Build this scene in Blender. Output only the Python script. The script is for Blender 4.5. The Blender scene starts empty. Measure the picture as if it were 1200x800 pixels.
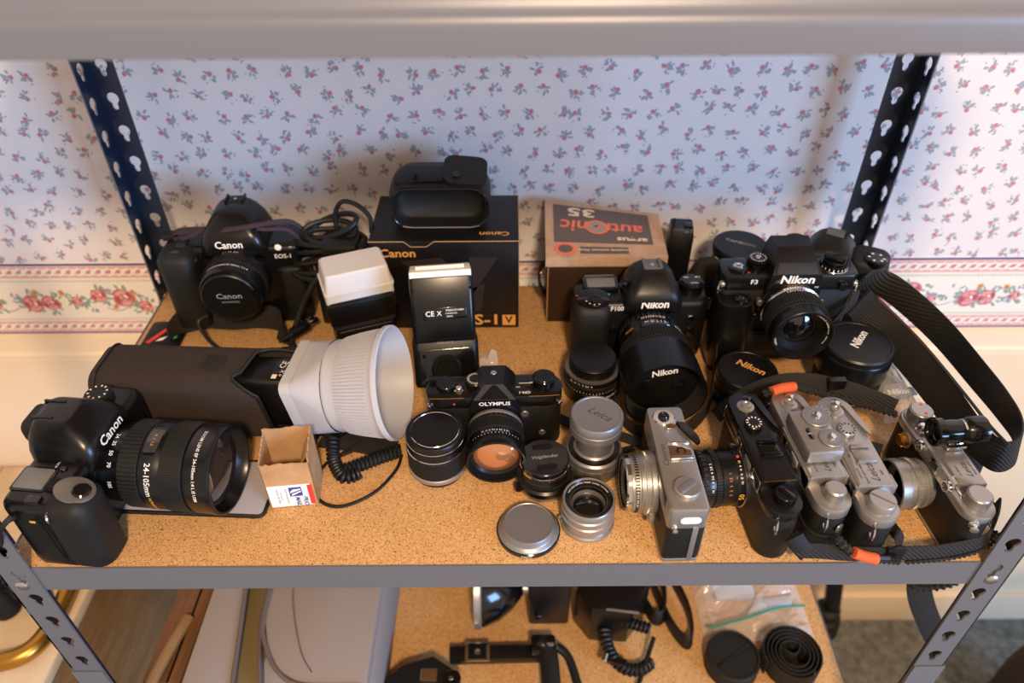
import bpy, bmesh, math, random
from mathutils import Matrix, Vector
from math import sin, cos, pi, radians as rad

# ------------------------------------------------------------------ camera, light, exposure
sc = bpy.context.scene
COL = sc.collection
cam = bpy.data.cameras.new('camera'); cam_o = bpy.data.objects.new('camera', cam); COL.objects.link(cam_o)
cam.sensor_width = 36.0; cam.lens = 26.2
R_ = Vector((0.99997687, -0.00376826, -0.0056613)); D_ = Vector((-0.00676405, -0.63745054, -0.77046159)); F_ = Vector((-0.0007055, 0.77048207, -0.63746129))
cam_o.matrix_world = Matrix(((R_.x, -D_.x, -F_.x, 0.0068), (R_.y, -D_.y, -F_.y, -0.3846), (R_.z, -D_.z, -F_.z, 0.5812), (0, 0, 0, 1)))
cam.clip_start = 0.02
cam.dof.use_dof = True; cam.dof.focus_distance = 0.70; cam.dof.aperture_fstop = 4.0
sc.camera = cam_o
wd = bpy.data.worlds.new('room_light'); sc.world = wd; wd.use_nodes = True
wd.node_tree.nodes['Background'].inputs[0].default_value = (1.0, 0.78, 0.653, 1)
wd.node_tree.nodes['Background'].inputs[1].default_value = 0.58
def lamp(name, kind, loc, power, col, **kw):
    l = bpy.data.lights.new(name, kind); l.energy = power; l.color = col
    for k, v in kw.items(): setattr(l, k, v)
    o = bpy.data.objects.new(name, l); o.location = loc; COL.objects.link(o); return o
ceiling_lamp = lamp('ceiling_lamp_light', 'POINT', (0.20, -1.31, 1.46), 142, (1.0, 0.713, 0.452), shadow_soft_size=0.11)
window_light = lamp('window_daylight', 'AREA', (4.2, -3.7, 1.1), 262, (0.323, 0.577, 1.0), shape='RECTANGLE', size=1.9, size_y=2.0)
window_light.rotation_euler = (Vector((0.1, 0.35, 0.15)) - Vector((4.2, -3.7, 1.1))).to_track_quat('-Z', 'Y').to_euler()
vs = sc.view_settings
vs.view_transform = 'Standard'; vs.look = 'None'; vs.gamma = 1.0; vs.use_curve_mapping = False; vs.exposure = 0.30

# ------------------------------------------------------------------ mesh library (all part shapes in millimetres)
def TR(x=0, y=0, z=0): return Matrix.Translation((x, y, z))
def RX(a): return Matrix.Rotation(rad(a), 4, 'X')
def RY(a): return Matrix.Rotation(rad(a), 4, 'Y')
def RZ(a): return Matrix.Rotation(rad(a), 4, 'Z')
FRONT = RX(90)            # turns +Z (lathe axis) to -Y, the way a lens looks; text then stands upright facing -Y
def rrect(w, h, r=0.0, n=4, cx=0, cy=0):
    r = min(r, w/2-1e-4, h/2-1e-4)
    if r <= 0: return [(cx-w/2, cy-h/2), (cx+w/2, cy-h/2), (cx+w/2, cy+h/2), (cx-w/2, cy+h/2)]
    o = []
    for (x, y, a) in ((1, -1, -90), (1, 1, 0), (-1, 1, 90), (-1, -1, 180)):
        for i in range(n+1):
            t = rad(a + 90*i/n); o.append((cx + x*(w/2-r) + r*cos(t), cy + y*(h/2-r) + r*sin(t)))
    return o
def circ(r, n=32, cx=0, cy=0): return [(cx+r*cos(2*pi*i/n), cy+r*sin(2*pi*i/n)) for i in range(n)]
def inset(o, d):
    n = len(o); out = []
    for i in range(n):
        a, b, c = Vector(o[i-1]), Vector(o[i]), Vector(o[(i+1) % n])
        e1 = (b-a); e2 = (c-b)
        if e1.length < 1e-6 or e2.length < 1e-6: out.append(tuple(b)); continue
        e1.normalize(); e2.normalize()
        n1 = Vector((-e1.y, e1.x)); n2 = Vector((-e2.y, e2.x)); m = n1+n2
        if m.length < 1e-6: out.append(tuple(b)); continue
        m.normalize(); k = d/max(0.5, m.dot(n1)); out.append(tuple(b+m*k))
    return out
def cr(pts, n=6, closed=False):
    P = [Vector(p) for p in pts]; out = []; L = len(P)
    rng = range(L if closed else L-1)
    for i in rng:
        if closed: p0, p1, p2, p3 = P[i-1], P[i], P[(i+1) % L], P[(i+2) % L]
        else: p0, p1, p2, p3 = P[max(i-1, 0)], P[i], P[i+1], P[min(i+2, L-1)]
        for k in range(n):
            t = k/n; out.append(0.5*((2*p1)+(p2-p0)*t+(2*p0-5*p1+4*p2-p3)*t*t+(3*p1-p0-3*p2+p3)*t**3))
    if not closed: out.append(P[-1])
    return out
_tc = {}
def glyphs(s, size, bold, shear, space):
    key = (s, size, bold, shear, space)
    if key not in _tc:
        c = bpy.data.curves.new('t', 'FONT'); c.body = s; c.size = size; c.offset = bold*size; c.shear = shear; c.space_character = space
        c.align_x = 'CENTER'; c.align_y = 'CENTER'; c.resolution_u = 2
        o = bpy.data.objects.new('t', c); COL.objects.link(o)
        dg = bpy.context.evaluated_depsgraph_get(); me = bpy.data.meshes.new_from_object(o.evaluated_get(dg))
        _tc[key] = ([v.co.copy() for v in me.vertices], [tuple(p.vertices) for p in me.polygons])
        bpy.data.objects.remove(o); bpy.data.meshes.remove(me); bpy.data.curves.remove(c)
    return _tc[key]
class MB:
    def __init__(s): s.v = []; s.f = []; s.m = []
    def add(s, V, F, M=None, mi=0):
        b = len(s.v)
        for p in V:
            p = Vector(p); s.v.append(M @ p if M is not None else p)
        for f in F: s.f.append([i+b for i in f]); s.m.append(mi)
        return s
    def loft(s, rings, M=None, cap=(True, True), closed=True, mi=0):
        n = len(rings[0]); V = [p for r in rings for p in r]; F = []
        for j in range(len(rings)-1):
            for i in range(n if closed else n-1):
                k = (i+1) % n; F.append((j*n+i, j*n+k, (j+1)*n+k, (j+1)*n+i))
        if closed and cap[0]: F.append(tuple(reversed(range(n))))
        if closed and cap[1]: F.append(tuple((len(rings)-1)*n+i for i in range(n)))
        return s.add(V, F, M, mi)
    def prism(s, o, z0, z1, b=0.0, M=None, bb=None, seg=2, mi=0):
        if bb is None: bb = b
        rings = []
        if bb > 0:
            for i in range(seg):
                t = pi/2*i/seg; rings.append([(x, y, z0+bb*(1-sin(t))) for x, y in inset(o, bb*(1-cos(pi/2-t)))])
            rings.append([(x, y, z0+bb) for x, y in o])
        else: rings.append([(x, y, z0) for x, y in o])
        if b > 0:
            rings.append([(x, y, z1-b) for x, y in o])
            for i in range(1, seg+1):
                t = pi/2*i/seg; rings.append([(x, y, z1-b+b*sin(t)) for x, y in inset(o, b*(1-cos(t)))])
        else: rings.append([(x, y, z1) for x, y in o])
        return s.loft(rings, M, mi=mi)
    def box(s, cx, cy, cz, sx, sy, sz, r=0.6, b=0.4, M=None, mi=0, n=2):
        return s.prism(rrect(sx, sy, r, n, cx, cy), cz-sz/2, cz+sz/2, min(b, sz/2-1e-3), M, mi=mi)
    def lathe(s, prof, n=48, M=None, mi=0, cap=(True, True)):
        V = []; F = []; idx = []
        for r, z in prof:
            if r < 1e-5: idx.append([len(V)]); V.append((0, 0, z))
            else:
                idx.append(list(range(len(V), len(V)+n))); V += [(r*cos(2*pi*i/n), r*sin(2*pi*i/n), z) for i in range(n)]
        for a, b in zip(idx, idx[1:]):
            for i in range(n):
                k = (i+1) % n
                if len(a) == 1 and len(b) == 1: continue
                if len(a) == 1: F.append((a[0], b[k], b[i]))
                elif len(b) == 1: F.append((a[i], a[k], b[0]))
                else: F.append((a[i], a[k], b[k], b[i]))
        if cap[0] and len(idx[0]) > 1: F.append(tuple(reversed(idx[0])))
        if cap[1] and len(idx[-1]) > 1: F.append(tuple(idx[-1]))
        return s.add(V, F, M, mi)
    def cyl(s, r, z0, z1, b=0.4, n=32, M=None, mi=0):
        return s.lathe([(r-b, z0), (r, z0+b), (r, z1-b), (r-b, z1)], n, M, mi)
    def gear(s, r, z0, z1, n=60, d=0.7, duty=0.5, M=None, mi=0, b=0.5):
        o = []
        for i in range(n):
            a = 2*pi*i/n; w = 2*pi/n
            for t, q in ((0.05, r-d), (1-duty-0.08, r-d), (1-duty, r), (0.95, r)): o.append((q*cos(a+w*t), q*sin(a+w*t)))
        lo = [(x*(1-b/r), y*(1-b/r)) for x, y in o]
        return s.loft([[(x, y, z0) for x, y in lo], [(x, y, z0+b) for x, y in o], [(x, y, z1-b) for x, y in o], [(x, y, z1) for x, y in lo]], M, mi=mi)
    def tube(s, pts, r, n=8, M=None, closed=False, mi=0):
        P = [Vector(p) for p in pts]; L = len(P); rings = []
        T = [(P[(i+1) % L if closed else min(i+1, L-1)]-P[i-1 if closed else max(i-1, 0)]).normalized() for i in range(L)]
        u = T[0].orthogonal().normalized()
        for i in range(L):
            u = (u - T[i]*u.dot(T[i]));
            if u.length < 1e-6: u = T[i].orthogonal()
            u.normalize(); w = T[i].cross(u); rr = r[i] if isinstance(r, (list, tuple)) else r
            rings.append([P[i]+(u*cos(2*pi*k/n)+w*sin(2*pi*k/n))*rr for k in range(n)])
        if closed: rings.append(rings[0])
        return s.loft(rings, M, cap=(not closed, not closed), mi=mi)
    def ribbon(s, pts, wv, w, t, M=None, mi=0, closed=False):
        # flat strap: pts centre line, wv width directions (one or per point)
        P = [Vector(p) for p in pts]; L = len(P); rings = []
        W = [Vector(x) for x in wv] if isinstance(wv[0], (list, tuple, Vector)) else [Vector(wv)]*L
        if len(W) != L: W = [W[min(len(W)-2, int(i/(L-1)*(len(W)-1)))].lerp(W[min(len(W)-1, int(i/(L-1)*(len(W)-1))+1)], (i/(L-1)*(len(W)-1)) % 1 if i < L-1 else 1) for i in range(L)]
        for i in range(L):
            T = (P[(i+1) % L if closed else min(i+1, L-1)]-P[i-1 if closed else max(i-1, 0)]).normalized()
            a = (W[i]-T*W[i].dot(T)).normalized(); nn = T.cross(a).normalized()
            h = w/2; q = t/2
            rings.append([P[i]+a*x+nn*y for x, y in ((-h, -q*.4), (-h+q, -q), (h-q, -q), (h, -q*.4), (h, q*.4), (h-q, q), (-h+q, q), (-h, q*.4))])
        if closed: rings.append(rings[0])
        return s.loft(rings, M, cap=(not closed, not closed), mi=mi)
    def ball(s, c, r, n=16, M=None, mi=0, sz=1.0):
        pr = [(r*sin(pi*i/(n//2)), -r*sz*cos(pi*i/(n//2))) for i in range(n//2+1)]; pr[0] = (0, pr[0][1]); pr[-1] = (0, pr[-1][1])
        return s.lathe(pr, n, (M or Matrix.Identity(4)) @ TR(*c), mi)
    def text(s, t, size, M=None, bold=0.012, shear=0.0, space=1.0, mi=0, sx=1.0):
        V, F = glyphs(t, size, bold, shear, space)
        return s.add([(p.x*sx, p.y, 0) for p in V], F, M, mi)
    def arctext(s, t, size, R, a0, M=None, mode='face', flip=False, z=0, bold=0.01, mi=0, sx=1.0):
        # bend lettering round a ring: 'face' lies on a flat ring, 'side' on the barrel; a0 in degrees (90 = up)
        V, F = glyphs(t, size, bold, 0.0, 1.0); o = []
        for p in V:
            if flip: a = rad(a0)+p.x*sx/R; rr = R-p.y
            else: a = rad(a0)-p.x*sx/R; rr = R+p.y
            if mode == 'face': o.append((rr*cos(a), rr*sin(a), z))
            else: o.append((R*cos(a), R*sin(a), z+(-p.y if not flip else p.y)))
        return s.add(o, F, M, mi)
    def ticks(s, R, z, a0, a1, n, w=0.5, h=1.4, M=None, mi=0, mode='side'):
        for i in range(n):
            a = rad(a0+(a1-a0)*i/max(1, n-1)); d = w/R/2
            if mode == 'side': V = [(R*cos(a-d), R*sin(a-d), z-h/2), (R*cos(a+d), R*sin(a+d), z-h/2), (R*cos(a+d), R*sin(a+d), z+h/2), (R*cos(a-d), R*sin(a-d), z+h/2)]
            else: V = [((R-h/2)*cos(a-d), (R-h/2)*sin(a-d), z), ((R+h/2)*cos(a-d), (R+h/2)*sin(a-d), z), ((R+h/2)*cos(a+d), (R+h/2)*sin(a+d), z), ((R-h/2)*cos(a+d), (R-h/2)*sin(a+d), z)]
            s.add(V, [(0, 1, 2, 3)], M, mi)
        return s
    def quad(s, pts, M=None, mi=0): return s.add(pts, [tuple(range(len(pts)))], M, mi)
def emit(name, mb, mats, parent=None, ang=35, scale=0.001, sub=0, flat=False):
    me = bpy.data.meshes.new(name)
    me.from_pydata([tuple(p*scale) for p in mb.v], [], mb.f)
    if isinstance(mats, str): mats = [mats]
    for m in mats: me.materials.append(MAT[m])
    if len(mats) > 1: me.polygons.foreach_set('material_index', mb.m)
    if not flat:
        me.polygons.foreach_set('use_smooth', [True]*len(me.polygons)); me.set_sharp_from_angle(angle=rad(ang if not sub else 180))
    me.update()
    o = bpy.data.objects.new(name, me); COL.objects.link(o)
    if sub:
        md = o.modifiers.new('smooth', 'SUBSURF'); md.levels = sub; md.render_levels = sub
    if parent is not None: o.parent = parent
    return o
def part(name, parent, mats, mb, label=None, **kw):
    o = emit(name, mb, mats, parent, **kw)
    if label: o['label'] = label
    return o
def thing(name, label, cat, loc=(0, 0, 0), rz=0, group=None, rot=None):
    o = bpy.data.objects.new(name, None); o.empty_display_size = 0.02; COL.objects.link(o)
    o.location = loc; o.rotation_euler = rot if rot else (0, 0, rad(rz)); o['label'] = label; o['category'] = cat
    if group: o['group'] = group
    return o
def tag(o, label, cat, group=None):
    o['label'] = label; o['category'] = cat
    if group: o['group'] = group
    return o
def struct(o): o['kind'] = 'structure'; return o

# ------------------------------------------------------------------ materials
MAT = {}
def lin(h):
    h = h.lstrip('#'); c = [int(h[i:i+2], 16)/255 for i in (0, 2, 4)]
    return tuple((x/12.92 if x <= 0.04045 else ((x+0.055)/1.055)**2.4) for x in c)+(1,)
def mat(name, col, rough=0.5, metal=0.0, bump=None, var=None, spec=0.5, coat=0.0, trans=0.0, ior=1.45, sss=0.0, alpha=1.0, stretch=None, rvar=None):
    m = bpy.data.materials.new(name); m.use_nodes = True; nt = m.node_tree; N = nt.nodes; L = nt.links
    b = N['Principled BSDF']; c = lin(col)
    b.inputs['Base Color'].default_value = c; b.inputs['Roughness'].default_value = rough; b.inputs['Metallic'].default_value = metal
    b.inputs['Specular IOR Level'].default_value = spec; b.inputs['Coat Weight'].default_value = coat; b.inputs['Transmission Weight'].default_value = trans
    b.inputs['IOR'].default_value = ior; b.inputs['Alpha'].default_value = alpha
    if sss: b.inputs['Subsurface Weight'].default_value = sss; b.inputs['Subsurface Radius'].default_value = (0.01, 0.01, 0.01); b.inputs['Subsurface Scale'].default_value = 1.0
    tc = N.new('ShaderNodeTexCoord'); vec = tc.outputs['Object']
    if stretch:
        mp = N.new('ShaderNodeMapping'); mp.inputs['Scale'].default_value = stretch; L.new(vec, mp.inputs[0]); vec = mp.outputs[0]
    if bump:
        kind = bump[3] if len(bump) > 3 else 'noise'
        if kind == 'noise': t = N.new('ShaderNodeTexNoise'); t.inputs['Detail'].default_value = 3; out = t.outputs['Fac']
        elif kind == 'vor': t = N.new('ShaderNodeTexVoronoi'); out = t.outputs['Distance']
        else: t = N.new('ShaderNodeTexWave'); t.bands_direction = kind; out = t.outputs['Fac']
        t.inputs['Scale'].default_value = bump[0]; L.new(vec, t.inputs['Vector'])
        bm = N.new('ShaderNodeBump'); bm.inputs['Strength'].default_value = bump[1]; bm.inputs['Distance'].default_value = bump[2]
        L.new(out, bm.inputs['Height']); L.new(bm.outputs[0], b.inputs['Normal'])
    if var:   # (scale, second colour, low, high)
        t = N.new('ShaderNodeTexNoise'); t.inputs['Scale'].default_value = var[0]; t.inputs['Detail'].default_value = 4; L.new(vec, t.inputs['Vector'])
        r = N.new('ShaderNodeMapRange'); r.inputs[1].default_value = var[2]; r.inputs[2].default_value = var[3]; L.new(t.outputs['Fac'], r.inputs[0])
        mx = N.new('ShaderNodeMix'); mx.data_type = 'RGBA'; mx.inputs[6].default_value = c; mx.inputs[7].default_value = lin(var[1]); L.new(r.outputs[0], mx.inputs[0]); L.new(mx.outputs[2], b.inputs['Base Color'])
    if rvar:
        t = N.new('ShaderNodeTexNoise'); t.inputs['Scale'].default_value = rvar[0]; L.new(vec, t.inputs['Vector'])
        r = N.new('ShaderNodeMapRange'); r.inputs[1].default_value = 0.35; r.inputs[2].default_value = 0.65; r.inputs[3].default_value = rough; r.inputs[4].default_value = rvar[1]; L.new(t.outputs['Fac'], r.inputs[0]); L.new(r.outputs[0], b.inputs['Roughness'])
    MAT[name] = m; return m
mat('steel_paint', '#6a6b70', 0.34, 0.1, bump=(1800, 0.12, 0.0004), spec=0.5)
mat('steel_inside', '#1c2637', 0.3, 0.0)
mat('galvanised', '#c9c9c4', 0.28, 1.0)
mat('wallpaper', '#dcd6d4', 0.75, bump=(900, 0.05, 0.0004), stretch=(1, 1, 0.15))
mat('border_paper', '#e6dfd3', 0.75)
mat('wall_paint', '#e8d2b0', 0.55, bump=(60, 0.03, 0.002))
mat('carpet', '#8d8d84', 0.95, bump=(400, 0.9, 0.006), var=(60, '#5f6058', 0.3, 0.7))
mat('print_navy', '#4b4a78', 0.8); mat('print_red', '#c06a70', 0.8); mat('print_pink', '#dba09c', 0.8); mat('print_green', '#7fa090', 0.8); mat('print_slate', '#8d99ab', 0.8)
mat('print_ochre', '#c9964e', 0.8); mat('print_sage', '#a5ab92', 0.8); mat('print_white', '#f3ece4', 0.8); mat('print_deep', '#a8505a', 0.8)
mat('black_plastic', '#0e0e0e', 0.38, bump=(2500, 0.08, 0.0003)); mat('black_gloss', '#0c0c0d', 0.16, coat=0.3); mat('black_satin', '#0d0d0d', 0.28, bump=(3000, 0.05, 0.0002))
mat('black_rubber', '#121211', 0.62, bump=(1500, 0.25, 0.0004)); mat('black_leather', '#100f0e', 0.5, bump=(1400, 0.5, 0.0006, 'vor'))
mat('black_paint', '#0e0e0f', 0.3, coat=0.1); mat('matte_black', '#080808', 0.85, spec=0.2)
mat('nylon', '#332822', 0.8, bump=(190, 0.7, 0.001, 'DIAGONAL')); mat('webbing', '#201e1c', 0.75, bump=(130, 0.7, 0.0012, 'DIAGONAL')); mat('cord_black', '#121212', 0.5)
mat('felt_black', '#221e1b', 0.95, bump=(1200, 0.5, 0.001)); mat('purple_strap', '#3b2c38', 0.7, bump=(600, 0.5, 0.0008, 'DIAGONAL'))
mat('chrome_satin', '#a6a4a1', 0.36, 0.75, bump=(4000, 0.04, 0.0002)); mat('engrave', '#4a4744', 0.6); mat('chrome', '#d6d4d0', 0.12, 1.0); mat('silver', '#929294', 0.40, 0.7); mat('dull_metal', '#7c7871', 0.42, 0.7); mat('brass', '#b98a3c', 0.3, 1.0)
mat('grey_lcd', '#6d6f6c', 0.25); mat('dark_glass', '#0a0b10', 0.03, spec=0.8, coat=0.6); mat('white_print', '#e6e2d8', 0.6); mat('gold_print', '#d09a52', 0.5); mat('yellow_print', '#e0b030', 0.6); mat('red_print', '#d03a30', 0.6); mat('orange_print', '#d98a3c', 0.6); mat('green_print', '#40b060', 0.6); mat('grey_print', '#8a8884', 0.6)
mat('glass', '#ffffff', 0.0, trans=1.0, ior=1.5); mat('amber_glass', '#c98a5c', 0.05, spec=0.9, coat=0.8, metal=0.55)
mat('front_glass', '#3a2f2a', 0.03, spec=0.9, coat=1.0, metal=0.35)
mat('frosted', '#b4b6bd', 0.45, sss=0.3); mat('white_cap', '#cfcdca', 0.45, sss=0.2); mat('clear_plastic', '#e8ecf0', 0.1, alpha=0.32, spec=1.0, coat=1.0, bump=(60, 0.6, 0.004)); mat('clear_grey', '#c8cbcb', 0.3, alpha=0.7)
mat('cardboard', '#b9936a', 0.85, bump=(300, 0.15, 0.0006), var=(40, '#a57f56', 0.35, 0.65)); mat('paper_white', '#f0ece4', 0.7); mat('label_blue', '#2b4a8c', 0.6)
mat('grey_cloth', '#9c9799', 0.8, bump=(900, 0.2, 0.0006)); mat('bag_grey', '#8d8480', 0.85, bump=(700, 0.3, 0.0008)); mat('bag_trim', '#665a5a', 0.7)
mat('box_black', '#0d0b0b', 0.35, rvar=(30, 0.45)); mat('box_charcoal', '#2a2522', 0.45); mat('box_edge', '#b08a60', 0.7)
mat('case_brown', '#2c1a0e', 0.5, bump=(900, 0.3, 0.0005)); mat('stitch_tan', '#9a7650', 0.7); mat('lid_tan', '#b99a80', 0.6, var=(60, '#a88a70', 0.35, 0.65)); mat('lid_grey', '#5c5350', 0.6); mat('lid_salmon', '#d8705a', 0.6); mat('lid_cream', '#ddc8ac', 0.6)
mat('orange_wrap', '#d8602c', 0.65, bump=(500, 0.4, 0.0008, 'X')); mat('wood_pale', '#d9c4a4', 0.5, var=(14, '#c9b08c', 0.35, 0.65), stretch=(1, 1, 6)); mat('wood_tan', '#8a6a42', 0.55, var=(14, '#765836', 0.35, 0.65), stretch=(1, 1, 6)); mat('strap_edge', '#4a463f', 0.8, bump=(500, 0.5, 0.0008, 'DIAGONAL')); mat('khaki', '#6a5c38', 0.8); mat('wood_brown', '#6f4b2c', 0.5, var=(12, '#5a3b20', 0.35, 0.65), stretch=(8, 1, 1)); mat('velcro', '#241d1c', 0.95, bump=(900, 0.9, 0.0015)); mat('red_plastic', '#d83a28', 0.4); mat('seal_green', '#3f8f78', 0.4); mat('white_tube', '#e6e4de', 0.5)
def particle_board():
    m = bpy.data.materials.new('particle_board'); m.use_nodes = True; nt = m.node_tree; N = nt.nodes; L = nt.links; b = N['Principled BSDF']
    tc = N.new('ShaderNodeTexCoord')
    v = N.new('ShaderNodeTexVoronoi'); v.inputs['Scale'].default_value = 600; L.new(tc.outputs['Object'], v.inputs['Vector'])
    n1 = N.new('ShaderNodeTexNoise'); n1.inputs['Scale'].default_value = 850; n1.inputs['Detail'].default_value = 4; L.new(tc.outputs['Object'], n1.inputs['Vector'])
    n2 = N.new('ShaderNodeTexNoise'); n2.inputs['Scale'].default_value = 7; n2.inputs['Detail'].default_value = 3; L.new(tc.outputs['Object'], n2.inputs['Vector'])
    r = N.new('ShaderNodeValToRGB'); e = r.color_ramp.elements
    e[0].position = 0.34; e[0].color = lin('#8f6a3e'); e[1].position = 0.44; e[1].color = lin('#c9a06a')
    x = e.new(0.6); x.color = lin('#d8b07a'); x = e.new(0.75); x.color = lin('#e4c294'); L.new(n1.outputs['Fac'], r.inputs[0])
    sp = N.new('ShaderNodeSeparateColor'); L.new(v.outputs['Color'], sp.inputs[0])
    mx = N.new('ShaderNodeMix'); mx.data_type = 'RGBA'; mx.blend_type = 'OVERLAY'; mx.inputs[0].default_value = 0.10; L.new(r.outputs[0], mx.inputs[6]); L.new(sp.outputs[0], mx.inputs[7])
    mx2 = N.new('ShaderNodeMix'); mx2.data_type = 'RGBA'; mx2.blend_type = 'MULTIPLY'; mx2.inputs[7].default_value = lin('#e6d2b8'); L.new(n2.outputs['Fac'], mx2.inputs[0]); L.new(mx.outputs[2], mx2.inputs[6])
    n3 = N.new('ShaderNodeTexNoise'); n3.inputs['Scale'].default_value = 420; n3.inputs['Detail'].default_value = 2; L.new(tc.outputs['Object'], n3.inputs['Vector'])
    mr = N.new('ShaderNodeMapRange'); mr.inputs[1].default_value = 0.655; mr.inputs[2].default_value = 0.69; L.new(n3.outputs['Fac'], mr.inputs[0])
    mx3 = N.new('ShaderNodeMix'); mx3.data_type = 'RGBA'; mx3.inputs[7].default_value = lin('#4a2f18'); L.new(mr.outputs[0], mx3.inputs[0]); L.new(mx2.outputs[2], mx3.inputs[6])
    L.new(mx3.outputs[2], b.inputs['Base Color']); b.inputs['Roughness'].default_value = 0.6
    bm = N.new('ShaderNodeBump'); bm.inputs['Strength'].default_value = 0.12; bm.inputs['Distance'].default_value = 0.0005; L.new(n1.outputs['Fac'], bm.inputs['Height']); L.new(bm.outputs[0], b.inputs['Normal'])
    MAT['particle_board'] = m
particle_board()

# ------------------------------------------------------------------ the room
WY = 490.0; FZ = -924.0          # wall plane and floor, millimetres
rnd = random.Random(7)
wall = struct(emit('wall_back', MB().box(0, WY+40, 220, 3600, 80, 2288, 0, 0), 'wallpaper', flat=True))
floor = struct(emit('floor', MB().box(0, -500, FZ-20, 3600, 2060, 40, 0, 0), 'carpet', flat=True))
lower = struct(emit('wall_lower', MB().box(0, WY-1.5, (FZ-120)/2, 3600, 3, -120-FZ, 0, 0), 'wall_paint', flat=True))
# the small flower sprigs printed on the wallpaper
_bc = [0]
def blob(mb, cx, cz, rx, rz, a, mi, y, k=7, jit=0.18):
    P = []; _bc[0] += 1; y -= 0.0004*(_bc[0] % 97)
    for i in range(k):
        t = 2*pi*i/k; q = 1+rnd.uniform(-jit, jit); x = rx*cos(t)*q; z = rz*sin(t)*q
        P.append((cx+x*cos(a)-z*sin(a), y, cz+x*sin(a)+z*cos(a)))
    mb.quad(P, mi=mi)
sp = MB(); row = 0; z = 14.0
while z < 900:
    x = -1500 + (15 if row % 2 else 0)
    while x < 1500:
        px, pz = x+rnd.uniform(-7, 7), z+rnd.uniform(-6, 6); a = rnd.uniform(0, 2*pi); y = WY-0.25
        for k in range(rnd.choice((6, 7, 7, 8))):
            t = a+rnd.uniform(0.9, 5.4); d = rnd.uniform(3.4, 7.2)
            blob(sp, px+d*cos(t), pz+d*sin(t), rnd.uniform(2.4, 4.0), rnd.uniform(1.2, 1.9), t+rnd.uniform(-.5, .5), rnd.choice((1, 1, 2, 2, 2)), y-.015*k, 6)
        for k in range(2):
            t = a+rnd.uniform(1.2, 5.0); blob(sp, px+9.2*cos(t), pz+9.2*sin(t), 1.2, 1.1, 0, 2, y, 5)
        blob(sp, px+2.2*cos(a), pz+2.2*sin(a), 3.6, 3.0, a, 0, y-0.15, 8)
        blob(sp, px+2.9*cos(a), pz+2.9*sin(a), 1.3, 1.0, a, 3, y-0.2, 6)
        x += 29.5
    z += 25.5; row += 1
mat('sprig_red', '#c08a90', 0.8); mat('sprig_green', '#99a3a3', 0.8); mat('sprig_slate', '#999eac', 0.8); mat('sprig_deep', '#ab686e', 0.8)
s = part('printed_sprigs', wall, ['sprig_red', 'sprig_green', 'sprig_slate', 'sprig_deep'], sp, flat=True); s['kind'] = 'stuff'
# wallpaper border
B0, B1 = 5.0, -119.0
border = struct(emit('trim_1', MB().box(0, WY-0.6, (B0+B1)/2, 3600, 1.2, B0-B1, 0, 0), 'border_paper', flat=True))
bp = MB(); y = WY-1.45
def strip(z0, z1, mi, yy=y): bp.quad([(-1800, yy, z1), (1800, yy, z1), (1800, yy, z0), (-1800, yy, z0)], mi=mi)
strip(B0, B0-3.6, 0); strip(B1+3.0, B1, 0)
for (za, zb) in ((B0-4.6, B0-24), (B1+22.5, B1+4)):
    zc = (za+zb)/2; strip(za, za-2.2, 2); strip(zb+2.2, zb, 2)
    x = -1500
    while x < 1500:
        blob(bp, x+7, za-2.5, 6.5, 1.8, 0, 2, y, 8, 0); blob(bp, x+7, zb+2.5, 6.5, 1.8, 0, 2, y, 8, 0)
        blob(bp, x, zc, 3.6, 3.0, 0.5, 1, y-.05, 8); blob(bp, x, zc, 1.6, 1.2, 0.5, 2, y-.1, 6)
        blob(bp, x-4.6, zc-2, 2.2, 1.0, 0.5, 3, y-.05, 6); blob(bp, x+3.0, zc+3.0, 1.6, .8, 0.8, 3, y-.05, 6)
        x += 14
for zz in (B0-29.5, B1+27):
    strip(zz+1.0, zz+.3, 6)
    x = -1500
    while x < 1500: blob(bp, x, zz-1, 1.3, 1.0, 0, 6, y, 5); x += 5
def rose(x, z, r):
    blob(bp, x, z, r, r*.92, rnd.uniform(0, 3), 1, y-.10, 11, .14)
    for k in range(6):
        t = 2*pi*k/6+rnd.uniform(0, .6); blob(bp, x+r*.62*cos(t), z+r*.62*sin(t), r*.36, r*.2, t+pi/2, 2 if k % 3 else 8, y-.15, 7, .2)
    for k in range(3):
        t = 2*pi*k/3+rnd.uniform(0, 1); blob(bp, x+r*.25*cos(t), z+r*.25*sin(t), r*.24, r*.13, t+pi/2, 7 if k == 0 else 2, y-.2, 6, .2)
ZC = (B0-32+B1+29)/2
def sprigleaf(x, z, n, sp_, c=(3, 3, 4)):
    for k in range(n):
        t = rnd.uniform(0, 2*pi); d = sp_*rnd.uniform(.75, 1.15); dz_ = max(-24, min(24, z-ZC+d*sin(t)*.95)); blob(bp, x+d*cos(t)*1.25, ZC+dz_, rnd.uniform(3, 5.5), rnd.uniform(1.3, 2.2), t+rnd.uniform(-.4, .4), rnd.choice(c), y-.05, 7, .15)
ZC = (B0-32+B1+29)/2
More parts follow.
